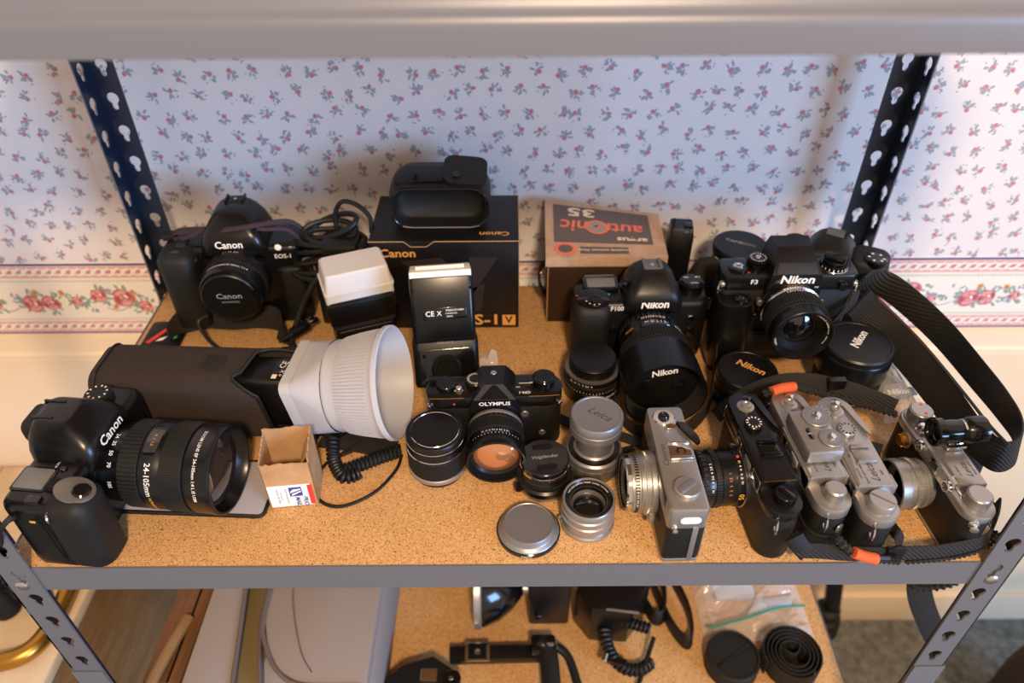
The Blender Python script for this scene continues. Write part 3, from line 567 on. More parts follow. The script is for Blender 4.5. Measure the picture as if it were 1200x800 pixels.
# ------------------------------------------------------------------ loose lenses of the front row
T = thing('camera_lens', 'upright black lens with silver rings and flat black cap, left of the amber glass camera', 'lens', (-0.069, 0.1165, 0.0006), 0, 'loose lenses standing on the shelf')
part('barrel', T, 'black_satin', MB().lathe([(24, 0), (26, 1), (26.5, 6), (29, 8), (29, 12), (28.2, 13), (28.2, 40), (27, 42), (27, 48), (25, 49)], 56)); part('focus_ring', T, 'black_rubber', MB().gear(29, 14, 36, 100, .5))
part('mount_band', T, 'chrome_satin', MB().lathe([(28, 7), (29.6, 8), (29.6, 12), (28, 13)], 56, cap=(False, False)), label='silver band'); part('silver_ring', T, 'chrome', MB().lathe([(27.6, 37.6), (28.9, 38.2), (27.6, 39)], 56, cap=(False, False)))
C_ = part('lens_cap', T, 'black_plastic', MB().lathe([(27, 47), (28, 48), (28, 55), (27, 56.5), (0, 56.5)], 56)); part('cap_ring', C_, 'chrome', MB().lathe([(23, 56.4), (23.4, 57), (24, 56.4)], 56, cap=(False, False)).lathe([(27.6, 48.3), (28.4, 48.8), (27.6, 49.4)], 56, cap=(False, False)), label='thin silver ring')

T = thing('camera_lens', 'low black lens with bright rim and black clip cap, behind the flat silver cap', 'lens', (0.037, 0.097, 0.0006), 8, 'loose lenses standing on the shelf')
part('mount', T, 'chrome_satin', MB().lathe([(24, 0), (25.5, 1), (25.5, 4), (23, 5)], 48)); part('barrel', T, 'black_paint', MB().lathe([(22, 4), (26, 5), (27.5, 8), (27.5, 13), (25, 15), (25, 22), (23.5, 24), (23, 29)], 56)); part('focus_tab', T, 'black_paint', MB().box(-27, -10, 10, 8, 9, 6, 3, 1)); part('aperture_ring', T, 'black_rubber', MB().gear(26.4, 16, 21, 50, 1.2))
part('silver_rim', T, 'chrome', MB().lathe([(22, 28), (24, 28.4), (24, 31), (22, 32)], 56)); C_ = part('lens_cap', T, 'black_gloss', MB().lathe([(23.4, 31), (23.8, 32), (23.8, 37), (22.8, 38), (0, 38)], 56))
part('cap_clip', C_, 'black_plastic', MB().prism([(x, y) for x, y in rrect(20, 6, 3)], 38, 39, .4, TR(0, 13)).prism(rrect(20, 6, 3), 38, 39, .4, TR(0, -13))); part('lettering', C_, 'grey_print', MB().text('Voigtlander', 5.6, TR(0, 0, 38.3), bold=.02, shear=.15), flat=True)

T = thing('camera_lens', 'tall silver telescoping lens with round metal cap engraved in script', 'lens', (0.087, 0.119, 0.0006), 0, 'loose lenses standing on the shelf')
part('mount', T, 'dull_metal', MB().lathe([(23, 0), (26, 1), (27, 6), (27, 12), (26, 13)], 56)); 
sc_ = []
for i in range(96): a = 2*pi*i/96; r = 28.4+1.0*abs(sin(a*8)); sc_.append((r*cos(a), r*sin(a)))
part('focus_ring', T, 'dull_metal', MB().prism(sc_, 12, 20, 1.2)); part('barrel', T, 'silver', MB().lathe([(28, 20), (28.4, 21), (28, 26), (26, 28), (19, 28.6), (17.4, 30), (17.4, 56), (16, 57)], 56)); part('black_ring', T, 'black_paint', MB().lathe([(25.6, 28.15), (23.5, 28.7), (20, 28.7)], 56, cap=(False, False)))
C_ = part('lens_cap', T, 'silver', MB().lathe([(24, 55), (25.6, 55.5), (25.6, 63), (24.8, 63.6), (25.6, 64.2), (25.6, 72), (24.4, 74), (22.6, 74.2), (22.2, 73.6), (0, 73.6)], 64)); part('engraving', C_, 'engrave', MB().text('Leica', 12, TR(2, 0, 73.75) @ RZ(-38), bold=.004, shear=.5), flat=True)

T = thing('camera_lens', 'short chrome lens standing with its dark glass upward, right of the flat silver cap', 'lens', (0.076, 0.0505, 0.0006), 0, 'loose lenses standing on the shelf')
part('barrel', T, 'chrome_satin', MB().lathe([(24, 0), (25.4, .8), (25.4, 3), (23.4, 4), (23.4, 8), (24.6, 9), (24.6, 15), (23.2, 16), (23.2, 18), (24.6, 19), (24.6, 24), (23.2, 25), (23.2, 26), (24.4, 27), (24.4, 33), (23.6, 34.2), (22.4, 34.2), (20.5, 30), (17, 29.6)], 64, cap=(True, False)))
part('name_ring', T, 'black_paint', MB().lathe([(22.2, 33.6), (20.2, 30.6), (16.5, 29.4), (15.5, 22)], 56, cap=(False, False))); ring_text(T, 'Carl Zeiss Jena Nr 50086  Sonnar 1:2 f=5cm', 2.6, 20.1, 90, 31.6, mode='face', flip=False, M=Matrix.Identity(4))
part('front_element', T, 'dark_glass', MB().lathe([(16, 21), (11, 23.4), (5, 24.4), (0, 24.6)], 40)); part('glass_ring', T, 'dull_metal', MB().lathe([(16, 26), (15, 24), (14, 22)], 40, cap=(False, False)))

T = thing('metal_cap', 'flat round silver lens cap lying at the shelf front edge', 'lens cap', (0.0205, 0.0385, 0.0006), -20)
part('rim', T, 'black_gloss', MB().lathe([(27, 0), (29.6, .6), (29.6, 4), (28.4, 5)], 64)); part('cap_disc', T, 'silver', MB().lathe([(28.6, 4.6), (27.6, 6.2), (25.4, 7.4), (24.4, 8.6), (24, 12.6), (23.2, 13.8), (22, 14.1), (21.4, 13.6), (0, 13.6)], 64)); part('clamp_screw', T, 'chrome_satin', MB().cyl(1.8, 0, 6, .4, 12, TR(22, 21, 5) @ RZ(45) @ RY(90))); part('lettering', T, 'white_print', MB().arctext('GERMANY', 2.2, 29.75, -75, None, 'side', True, 2.3), flat=True)

# ------------------------------------------------------------------ rangefinder cameras on the right
def leica_m(T, metal, cap=True, body='black_leather'):
    """coupled rangefinder body: rounded ends, stepped top plate; front faces -y, rewind end at +x"""
    O = rrect(138, 32, 15.6, 8)
    part('body_cover', T, body, MB().prism(O, 5, 53, .4)); part('base_plate', T, metal, MB().prism(inset(O, -.4), 0, 5.4, 1.4))
    part('base_lock', T, 'chrome_satin', MB().lathe([(8, -.4), (8, .6), (7, .8)], 24, TR(48, 0, .2)))
    tp = [(x, y) for x, y in inset(O, -.5)]
    part('top_plate', T, metal, MB().prism(tp, 52.6, 64, 1.2).prism([(x, y) for x, y in [(min(x, 41), y) for x, y in tp]], 60, 75.5, 1.4))
    part('front_panel', T, metal, MB().box(9, -16.6, 66, 62, 3.2, 16, 1, .8))
    part('viewfinder_window', T, 'dark_glass', MB().box(33, -18.4, 67, 15, .8, 10, 1, .2)); part('frame_window', T, 'frosted' if metal != 'black_paint' else 'grey_lcd', MB().box(12, -18.4, 67, 14, .8, 7, 1, .2)); part('rangefinder_window', T, 'dark_glass', MB().box(-12, -18.4, 67, 7, .8, 6, 1, .2))
    part('window_frame', T, 'chrome', MB().box(33, -18.2, 67, 18, .8, 13, 1.5, .2).box(-12, -18.2, 67, 9.5, .8, 8.5, 1.5, .2))
    part('shutter_button', T, 'chrome_satin', MB().lathe([(8.2, 75), (8.2, 76.8), (7, 77.4), (5, 77.6), (4.6, 79.6), (3, 80.2), (2, 79.2), (0, 79.2)], 28, TR(-49, -2)))
    part('frame_counter', T, 'dark_glass' if metal == 'black_paint' else 'chrome', MB().lathe([(5, 75), (5, 76.2), (4, 77), (0, 77.3)], 24, TR(-60, 3)))
    part('advance_lever', T, 'chrome_satin' if metal != 'black_paint' else 'black_gloss', MB().loft([[(x, y, z) for x, y in ((-58, 6), (-45, 9), (-28, 13), (-20, 15.5), (-16, 18), (-20, 19), (-36, 16.5), (-54, 14))] for z in (75.6, 78)]))
    part('eyepiece', T, metal, MB().box(34, 17, 68, 15, 4, 11, 2, .6)); part('accessory_shoe', T, 'chrome_satin' if metal != 'black_paint' else 'black_gloss', MB().box(6, 2, 76, 20, 18, 1.2, .4, .2).box(-3.4, 2, 77.4, 1.6, 18, 2.6, .3, .2).box(15.4, 2, 77.4, 1.6, 18, 2.6, .3, .2).box(-2, 2, 78.5, 3.6, 18, .8, .2, .1).box(14, 2, 78.5, 3.6, 18, .8, .2, .1))
    for sx in (-1, 1):
        part('strap_lug', T, 'chrome', MB().lathe([(4, 0), (4, 1.4), (2.4, 3), (2.2, 5), (3, 6), (0, 6.6)], 16, TR(sx*64.5, -6, 56) @ RZ(-90+sx*62) @ RX(90) if sx > 0 else TR(sx*64.5, -6, 56) @ RZ(-62) @ RX(90)))
        q = Vector((sx*70.5, -9.5, 50)); part('split_ring', T, 'chrome', MB().tube([q+Vector((sx*2*cos(t), -4*sx*0*cos(t)-2*cos(t), 7.5*sin(t)))+Vector((5.5*cos(t)*.7, 0, 0)) for t in [2*pi*i/20 for i in range(20)]], .8, 6, closed=True))
    part('lens_mount', T, 'chrome', MB().lathe([(26, 0), (26, 2.6), (24, 3.4), (21, 3.4), (20, 1)], 48, TR(2, -16, 36) @ FRONT))
    if cap: part('body_cap', T, 'black_plastic', MB().lathe([(25, 3), (25.4, 4), (25.4, 7), (24, 8), (0, 8)], 48, TR(2, -16, 36) @ FRONT))
def speed_dial(T, x, y, r, m, mark):
    part('speed_dial', T, m, MB().gear(r, 75.4, 80, 44, .4, M=TR(x, y)).cyl(r*.93, 79.8, 80.4, .3, 28, TR(x, y))); part('dial_marks', T, mark, MB().ticks(r*.72, 80.6, 0, 330, 12, 1.2, 2.2, TR(x, y), mode='face'), flat=True)

T = thing('rangefinder_camera', 'all black rangefinder camera with black lens pointing left at the silver one', 'camera', (0.2355, 0.0765, 0.0006), -85.5, 'rangefinder cameras at the right end')
leica_m(T, 'black_paint', cap=False)
speed_dial(T, -24, -3, 8.6, 'black_paint', 'white_print')
part('rewind_crank', T, 'black_gloss', MB().gear(9.6, 64, 73, 40, .5, M=TR(53, 1) @ TR(0, 0, 0)).box(53, 1, 73.6, 16, 5, 1.6, 2, .4, TR(53, 1, 0) @ RZ(35) @ TR(-53, -1, 0)))
part('preview_lever', T, 'black_gloss', MB().box(20, -19, 44, 5, 4, 20, 2, .8)); part('brass_wear', T, 'brass', MB().tube([(41.6, -15, 74.8), (41.6, 14, 74.8)], .4, 5))
LM = TR(2, -16, 36) @ FRONT
L = part('lens', T, 'black_satin', MB().lathe([(26, 3), (27.6, 4), (27.6, 10), (26.6, 11), (26.6, 24), (25.8, 25), (25.8, 31), (26.2, 32), (26.2, 42), (25, 43.6), (22.6, 43.6), (20, 37), (17, 36)], 64, LM, cap=(True, False)))
part('chrome_band', L, 'chrome', MB().lathe([(27, 2.6), (28.4, 3), (28.4, 4.2), (27, 4.8)], 64, LM, cap=(False, False))); part('focus_ring', L, 'black_rubber', MB().gear(27.4, 25.6, 31, 60, .9, M=LM)); part('aperture_ring', L, 'black_rubber', MB().gear(26.9, 37.4, 42, 30, .8, M=LM))
part('front_element', L, 'front_glass', MB().lathe([(18, 35), (12, 38), (5, 39.4), (0, 39.6)], 40, LM)); part('red_dot', L, 'red_print', MB().ball((0, 28, 8), 1.6, 10, LM))
ring_text(T, '50', 7, 27.9, 8, 8, 'yellow_print', M=LM, par=L); ring_text(T, '16  8  4   4  8  16', 3.2, 27.9, 58, 8, M=LM, par=L); ring_text(T, '5   3   2   1.5   1', 3.4, 26.9, 35, 18, 'orange_print', M=LM, par=L); ring_text(T, '16  11  8  5.6  4  2.8  2', 3, 26.5, 50, 34.5, M=LM, par=L)
part('engraving', T, 'white_print', MB().text('SUMMICRON', 2.6, LM @ TR(-22, 20, 3.9) @ RZ(45)), flat=True)

T = thing('rangefinder_camera', 'silver rangefinder camera with a clip-on light meter, second from the black one', 'camera', (0.2782, 0.0795, 0.0006), -85.1, 'rangefinder cameras at the right end')
leica_m(T, 'chrome_satin')
part('rewind_knob', T, 'chrome_satin', MB().gear(9, 64, 74.6, 44, .5, M=TR(53, 1)).lathe([(8.2, 74.6), (7.4, 75.4), (0, 75.4)], 28, TR(53, 1)))
part('engraving', T, 'engrave', MB().text('Leica', 8, TR(28, 2, 75.7) @ RZ(180), bold=.004, shear=.5).text('DBP', 3, TR(28, 10, 75.7) @ RZ(180)).text('ERNST LEITZ', 2.4, TR(28, -8, 75.7) @ RZ(180)), flat=True)
MT = thing('light_meter', 'silver clip-on light meter with two engraved dials on a silver camera', 'light meter', (0, 0, 0)); MT.matrix_world = TR(0.2782, 0.0795, 0.0006) @ RZ(-85.1)
part('meter_body', MT, 'chrome_satin', MB().box(1, 0, 85, 52, 32, 14, 2, 1.2)); part('meter_window', MT, 'dark_glass', MB().box(5, -7, 92.2, 14, 5, .8, 2, .2)); part('window_bridge', MT, 'grey_print', MB().box(5, -7, 92.6, 1.6, 5, .6, .2, .1))
for (x, y, r) in ((-14, 6, 13), (13, 9, 11)):
    K = part('meter_dial', MT, 'silver', MB().gear(r, 91.8, 94.4, 60, .4, M=TR(x, y)).cyl(r*.3, 94, 96.4, .6, 20, TR(x, y))); part('dial_marks', K, 'dull_metal', MB().ticks(r*.78, 94.5, 0, 345, 22, .5, 2.2, TR(x, y), mode='face'), flat=True); part('hub', K, 'chrome', MB().lathe([(r*.34, 94.4), (r*.3, 96.6), (0, 97)], 18, TR(x, y)))
part('coupling_dial', MT, 'chrome_satin', MB().gear(9, 82, 88, 36, .5, M=TR(-25, 16)).cyl(2, 88, 88.6, .2, 12, TR(-25, 16))); part('dial_marks', MT, 'matte_black', MB().ticks(6.6, 88.2, 0, 330, 11, .7, 2.0, TR(-25, 16), mode='face'), flat=True)
part('half_case', T, 'black_leather', MB().prism(inset(rrect(138, 32, 15.6, 8), -2.2), -.2, 30, 1.5), label='black leather half case'); part('case_snap', T, 'dull_metal', MB().lathe([(5, 0), (4.6, 1), (0, 1.8)], 18, TR(69, 6, 40) @ RZ(30) @ RY(90)))

T = thing('rangefinder_camera', 'silver rangefinder camera with bare engraved top, third of the upright row', 'camera', (0.3175, 0.0695, 0.0006), -87.2, 'rangefinder cameras at the right end')
leica_m(T, 'chrome_satin', cap=False)
part('rewind_knob', T, 'chrome_satin', MB().lathe([(11.4, 64), (11.4, 72.6), (10.6, 73.8), (0, 73.8)], 36, TR(54, 0))); part('crank_line', T, 'dull_metal', MB().box(54, 0, 74, 20, 1.4, .6, .3, .1, TR(54, 0, 0) @ RZ(50) @ TR(-54, 0, 0)))
speed_dial(T, -22, -2, 8.6, 'chrome_satin', 'matte_black')
part('engraving', T, 'engrave', MB().text('Leica', 10, TR(27, 2, 75.7) @ RZ(180), bold=.004, shear=.5).text('DBP', 3, TR(27, 10, 75.7) @ RZ(180)).text('ERNST LEITZ GMBH', 2.6, TR(27, -6, 75.7) @ RZ(180)).text('WETZLAR', 2.6, TR(27, -10, 75.7) @ RZ(180)).text('M4-1161', 3, TR(3, -11, 75.7) @ RZ(180)), flat=True)

# older screw mount camera at the far right
T = thing('rangefinder_camera', 'small silver and black rangefinder with wide chrome lens, nearest the right post', 'camera', (0.4045, 0.0735, 0.0006), -85.8, 'rangefinder cameras at the right end')
O = rrect(133, 29, 14.2, 8)
part('body_cover', T, 'black_leather', MB().prism(O, 3, 50, .4)); part('base_plate', T, 'chrome_satin', MB().prism(inset(O, -.4), 0, 4, 1.2)); part('top_plate', T, 'chrome_satin', MB().prism(inset(O, -.5), 49.4, 58, 1.4))
part('finder_housing', T, 'chrome_satin', MB().prism([(x, y) for x, y in [(-20, -12), (28, -12), (33, -6), (40, 0), (40, 12), (-20, 12), (-24, 6), (-24, -6)]], 56, 70, 1.4))
part('finder_front', T, 'chrome_satin', MB().box(9, -14.2, 60, 56, 5, 15, 2, .8))
for x in (-15, 33): part('finder_tube', T, 'chrome', MB().lathe([(6, 0), (6, 3), (5.2, 4), (4.2, 4), (3.6, 1)], 24, TR(x, -16, 61) @ FRONT, cap=(True, False))); part('finder_glass', T, 'dark_glass', MB().cyl(4.4, 0, 1.6, .2, 20, TR(x, -16, 61) @ FRONT))
part('finder_window', T, 'dark_glass', MB().box(9, -17, 61, 11, 1, 8, .6, .2)); part('finder_window_frame', T, 'chrome', MB().box(9, -16.8, 61, 14, 1, 11, 1, .2))
part('slow_speed_dial', T, 'brass', MB().gear(6.4, 0, 8, 28, .4, M=TR(-36, -14, 46) @ FRONT).cyl(5.4, 8, 9, .3, 20, TR(-36, -14, 46) @ FRONT), label='worn brass slow speed dial'); part('dial_stem', T, 'chrome_satin', MB().cyl(8.4, 0, 3, .4, 24, TR(-36, -13.5, 46) @ FRONT))
part('wind_knob', T, 'chrome_satin', MB().gear(11, 58, 70, 48, .5, M=TR(-52, 0)).lathe([(10, 70), (9.6, 71), (0, 71)], 32, TR(-52, 0)).lathe([(12.6, 58), (12.2, 60)], 32, TR(-52, 0))); part('knob_window', T, 'red_print', MB().cyl(1.6, 71, 71.3, .1, 12, TR(-46, 1)).cyl(1.6, 71, 71.3, .1, 12, TR(-58, 2)))
part('shutter_button', T, 'chrome', MB().lathe([(6, 58), (6, 60), (4.4, 61), (4.4, 65), (3, 66), (0, 65.4)], 22, TR(-36, -5))); part('shutter_speed_dial', T, 'chrome_satin', MB().gear(7.6, 58, 68, 32, .5, M=TR(-30, 6)).cyl(5.6, 68, 72, .5, 22, TR(-30, 6)))
part('rewind_knob', T, 'chrome_satin', MB().gear(10.6, 58, 69, 48, .5, M=TR(50, 0)).lathe([(9.8, 69), (9.2, 70), (0, 70)], 32, TR(50, 0))); part('rewind_lever', T, 'chrome', MB().box(38, -9, 58.8, 12, 3, 1.6, 1, .4)); part('strap_lug', T, 'chrome', MB().lathe([(4.4, 0), (4.4, 2), (2, 3.4), (3.6, 6), (3.6, 8), (0, 9)], 18, TR(64, -6, 48) @ RZ(-25) @ RY(90)))
part('engraving', T, 'engrave', MB().text('Leica', 8, TR(24, 2, 70.2) @ RZ(180), bold=.004, shear=.5).text('ERNST LEITZ', 2.6, TR(22, 8, 70.2) @ RZ(180)).text('Nr.403817', 2.6, TR(24, -6, 70.2) @ RZ(180)), flat=True)
LM = TR(4, -14.5, 31) @ FRONT @ Matrix.Diagonal((.87, .87, .66, 1))
L = part('lens', T, 'chrome_satin', MB().lathe([(24, 0), (24, 5), (26.4, 6), (26.4, 10), (25.4, 11), (25.4, 18), (27.4, 19), (27.4, 27), (26, 28), (26, 34), (27.8, 36), (27.8, 48), (27, 49), (25.6, 49), (24.4, 34), (16, 30)], 64, LM, cap=(True, False)))
part('focus_ring', L, 'chrome_satin', MB().gear(28, 19.6, 26, 60, .6, M=LM)); part('inner_barrel', L, 'matte_black', MB().lathe([(25.2, 48.6), (24.1, 33.6), (16, 30), (15, 26)], 48, LM, cap=(False, False))); part('front_element', L, 'dark_glass', MB().lathe([(16, 26), (10, 28.4), (4, 29.4), (0, 29.6)], 36, LM))
part('engraved_scale', L, 'dull_metal', MB().ticks(25.5, 14.5, -20, 120, 24, .5, 2.4, LM).arctext('1.5  2  3  5  10', 3, 26.5, 40, LM, 'side', True, 8), flat=True); ring_text(T, 'Ernst Leitz Wetzlar Summarit', 2.4, 23.6, 90, 33.2, 'grey_print', mode='face', flip=False, M=LM, par=L)
# its accessory finder
T = thing('accessory_finder', 'black tubular accessory viewfinder in the shoe of the rightmost silver camera', 'viewfinder', (0, 0, 0)); T.matrix_world = TR(0.4045, 0.0735, 0.0006) @ RZ(-85.8)
part('finder_barrel', T, 'black_gloss', MB().lathe([(11, 0), (12.4, 1), (12.4, 16), (11, 18), (10.4, 26), (11, 30), (11, 44), (9.8, 45), (0, 45)], 40, TR(-7, 28, 88) @ FRONT @ RX(0))); part('front_lens', T, 'dark_glass', MB().lathe([(9.4, 44.4), (7, 45.4), (0, 46)], 30, TR(-7, 28, 88) @ FRONT)); part('front_rim', T, 'black_gloss', MB().lathe([(11.6, 40), (13.2, 41), (13.2, 47), (12.2, 47.6), (10.6, 47), (9.8, 44)], 40, TR(-7, 28, 88) @ FRONT, cap=(False, False)))
part('mounting_foot', T, 'chrome', MB().box(-7, 4, 73.4, 18, 18, 4.4, .6, .4).box(-7, 4, 75.6, 12, 14, 4, .6, .3)); part('lettering', T, 'white_print', MB().arctext('GERMANY', 2.6, 11.1, 80, TR(-7, 28, 88) @ FRONT, 'side', True, 22), flat=True)

# silver fixed lens rangefinder
T = thing('rangefinder_camera', 'silver rangefinder with fixed silver lens pointing left, beside the short chrome lens', 'camera', (0.1535, 0.0665, 0.0006), -88.5, 'rangefinder cameras at the right end')
O = rrect(122, 33, 4, 4)
part('body_cover', T, 'black_leather', MB().prism(O, 4, 50, .4)); part('base_plate', T, 'chrome_satin', MB().prism(inset(O, -.4), 0, 5, 1.2)); part('top_plate', T, 'chrome_satin', MB().prism(inset(O, -.6), 49, 74, 2.2, bb=.3))
part('end_trim', T, 'chrome_satin', MB().box(61.4, 8, 27, 1.2, 5, 46, .4, .3)); part('rear_trim', T, 'chrome_satin', MB().box(0, 16.8, 27, 118, 1, 46, .4, .3))
part('finder_window', T, 'dark_glass', MB().box(30, -17.3, 63, 24, .8, 12, 1, .2)); part('finder_frame', T, 'black_gloss', MB().box(16, -17.0, 63, 62, .8, 15, 2, .2))
part('shutter_button', T, 'black_gloss', MB().lathe([(5.4, 74), (5.4, 77), (4, 79), (2.6, 79.4), (2, 78.4), (0, 78.4)], 24, TR(-46, -3))); part('shutter_collar', T, 'chrome', MB().lathe([(10.5, 73.6), (10.5, 75), (9.6, 75.8), (0, 75.8)], 32, TR(-46, -3)))
part('advance_lever', T, 'black_gloss', MB().loft([[(x, y, z) for x, y in ((-38, 7), (-30, 10), (-16, 17), (-10, 21), (-12, 24), (-20, 23), (-36, 15))] for z in (74.4, 78)])); part('lever_arm', T, 'chrome', MB().box(-36, 3, 75, 10, 12, 1.4, 1, .4))
part('accessory_shoe', T, 'chrome', MB().box(-4, 4, 74.4, 18, 20, 1, .3, .2).box(5.4, 4, 76, 2.4, 20, 3, .3, .2).box(-13, 4, 75.6, 1.6, 20, 2.4, .3, .2)); part('shoe_contact', T, 'matte_black', MB().tube([(-4+3.6*cos(t), 5+3.6*sin(t), 75.2) for t in [rad(40+280*i/16) for i in range(17)]], .6, 5))
part('engraving', T, 'engrave', MB().text('Canonet', 7.4, TR(0, -10.8, 74.2) @ RZ(180), bold=.004, shear=.2), flat=True)
part('rewind_knob', T, 'chrome_satin', MB().lathe([(11.6, 74), (11.6, 78), (10.6, 79), (0, 79)], 36, TR(40, 1))); part('rewind_crank', T, 'silver', MB().box(40, 1, 80, 20, 7, 2, 3, .6, TR(40, 1, 0) @ RZ(-55) @ TR(-40, -1, 0)))
part('sync_cover', T, 'paper_white', MB().prism(rrect(18, 8, 4), 0, 1, .3, TR(61.4, 2, 60) @ RY(90) @ RZ(90)), label='cream oval cover'); part('strap_lug', T, 'chrome', MB().lathe([(3, 0), (3, 1), (1.6, 2), (2.6, 5), (0, 6.6)], 16, TR(61.5, -11, 51) @ RY(90)))
LM = TR(-2, -17, 34) @ FRONT @ Matrix.Diagonal((.97, .97, .82, 1))
L = part('lens', T, 'chrome_satin', MB().lathe([(31, 0), (31, 6), (29.6, 7), (29.6, 12), (28.8, 13), (28.8, 17), (27.6, 18), (27.6, 24), (26.6, 25), (26.6, 32), (25, 33.4), (23.4, 33.4), (21, 30), (15, 29)], 64, LM, cap=(True, False)))
part('black_ring', L, 'black_rubber', MB().gear(28, 19.6, 24, 60, .7, M=LM)); part('focus_ring', L, 'chrome_satin', MB().gear(30.4, 7.6, 11, 70, .5, M=LM)); part('front_rim', L, 'chrome', MB().lathe([(26.4, 27), (27.2, 28), (27.2, 32), (26, 33.4)], 56, LM, cap=(False, False))); part('inner_barrel', L, 'matte_black', MB().lathe([(23.2, 33.2), (20.8, 29.6), (13, 28.4), (12, 24)], 48, LM, cap=(False, False))); part('front_element', L, 'dark_glass', MB().lathe([(13, 26), (8, 27.6), (0, 28.4)], 32, LM))
part('white_numerals', L, 'white_print', MB().arctext('500 250 125 60 30 15 8 4 B', 2.8, 28.2, 30, LM, 'side', True, 21.8), flat=True); part('engraved_scale', L, 'dull_metal', MB().ticks(28.95, 15, -50, 120, 40, .4, 2, LM).ticks(31.1, 3, -50, 120, 30, .4, 2.4, LM), flat=True); part('focus_tab', L, 'chrome_satin', MB().box(31, -12, 6, 10, 10, 6, 2, .8, LM))

# ------------------------------------------------------------------ straps of the right group
def world_strap(name, label, pts, wv, w, t, m='webbing', n=8, extra=()):
    T = thing(name, label, 'strap', (0, 0, 0)); part('strap_band', T, m, MB().ribbon(cr(pts, n), wv, w, t))
    return T
def chain(T, pts, r=2.1, pitch=4.6, nm='braided_cord'):
    P = cr(pts, 60); q = [P[0]]; d = 0
    for a, b in zip(P, P[1:]):
        d += (b-a).length
        if d >= pitch: q.append(b); d = 0
    mb = MB()
    for i, (a, b) in enumerate(zip(q, q[1:])):
        t_ = (b-a).normalized(); s_ = t_.cross(Vector((0, 0, 1))).normalized()
        for sg in (-1, 1): c = (a+b)/2+s_*sg*r*.85; mb.tube([c-t_*pitch*.55-s_*sg*r*.3, c, c+t_*pitch*.55-s_*sg*r*.3], [r*.5, r, r*.5], 6)
    o = part(nm, T, 'webbing', mb); return o
T = world_strap('wrist_strap', 'black webbing strap with braided cord running along the front edge under the rangefinders', [(246, 2, 42), (256, -3, 30), (275, -3, 27), (300, -3, 23), (330, -3, 22), (352, -2, 22), (376, 0, 21), (402, 4, 22), (424, 10, 25), (442, 30, 26), (452, 48, 28)], [(0, .5, .9), (0, .5, .9), (0, .3, 1), (0, .3, 1), (.2, .3, 1)], 14, 2.4)
chain(T, [(350, -4, 13), (375, -2, 13), (400, 1, 14), (425, 8, 16), (444, 22, 18)]); part('strap_slider', T, 'black_satin', MB().box(338, -3, 22.5, 16, 5, 17, 1, .6)); part('leather_end', T, 'black_leather', MB().ribbon(cr([(247, 0, 44), (252, -2, 36), (262, -4, 24)], 4), (.4, .3, .9), 16, 3))
T = world_strap('wrist_strap', 'short black strap with an orange thread wrap in front of the silver rangefinders', [(286, -1, 38), (292, -6, 36), (300, -10, 32), (316, -11, 28), (330, -10, 25)], (0, .4, .9), 6, 4, 'cord_black')
part('thread_wrap', T, 'orange_wrap', MB().tube(cr([(297, -10, 35), (306, -11, 31), (318, -12, 28)], 5), 5.0, 12), label='orange thread wrapping'); chain(T, [(284, 0, 42), (290, -6, 38), (297, -10, 35)], 3); chain(T, [(318, -12, 27), (330, -11, 24), (344, -9, 19)], 2.0)
T = world_strap('camera_strap', 'narrow black strap looped on the board between silver rangefinder and screw mount camera', [(336, 2, 44), (347, 6, 26), (356, 22, 12), (354, 40, 8), (346, 50, 8)], [(0, .4, .9), (.2, .3, .9), (.6, .2, .6)], 12, 2.2)
T = world_strap('camera_strap', 'black ribbed webbing strap with stitched edge arching behind the silver rangefinders', [(222, 174, 14), (236, 178, 28), (258, 180, 46), (285, 182, 56), (312, 181, 58), (342, 174, 56), (370, 164, 52), (392, 150, 50)], [(0, .75, .65), (0, .7, .7), (0, .7, .7), (0, .6, .8)], 16, 2.6)
chain(T, [(250, 140, 79), (262, 143, 80), (284, 150, 78), (306, 152, 70), (340, 150, 60), (366, 146, 54), (390, 136, 52)], 2.6); part('thread_wrap', T, 'orange_wrap', MB().tube(cr([(258, 141, 81), (270, 146, 81), (283, 150, 79)], 5), 5, 12), label='orange thread wrapping'); part('strap_slider', T, 'black_satin', MB().box(338, 175, 57, 18, 8, 18, 1, .8))
T = world_strap('camera_strap', 'flat black strap lying on the board left of the old screw mount camera', [(318, 165, 12), (336, 150, 10), (360, 138, 8), (382, 128, 8)], (0, .8, .5), 16, 2.4)
T = world_strap('neck_strap', 'wide black neck strap standing in a big loop over the right shelf edge', [(386, 288, 100), (402, 300, 100), (424, 298, 96), (446, 270, 88), (468, 232, 76), (486, 186, 62), (498, 150, 52), (501, 120, 46), (488, 96, 43), (468, 90, 43), (456, 112, 44), (452, 150, 44), (448, 195, 44), (440, 238, 46), (428, 270, 52), (410, 286, 66), (394, 284, 82)], [(.35, -.3, 1), (.2, -.3, 1), (.0, -.1, 1), (-.2, .1, 1), (-.1, .2, 1), (.45, .2, 1), (.5, .3, .9), (.4, .3, 1)], 36, 3, 'webbing', 8)
part('stitched_edge', T, 'strap_edge', MB().tube(cr([(468, 86, 62), (463, 112, 62), (460, 150, 62), (456, 195, 62), (450, 238, 63), (438, 272, 68), (420, 290, 80)], 8), 1.6, 6))

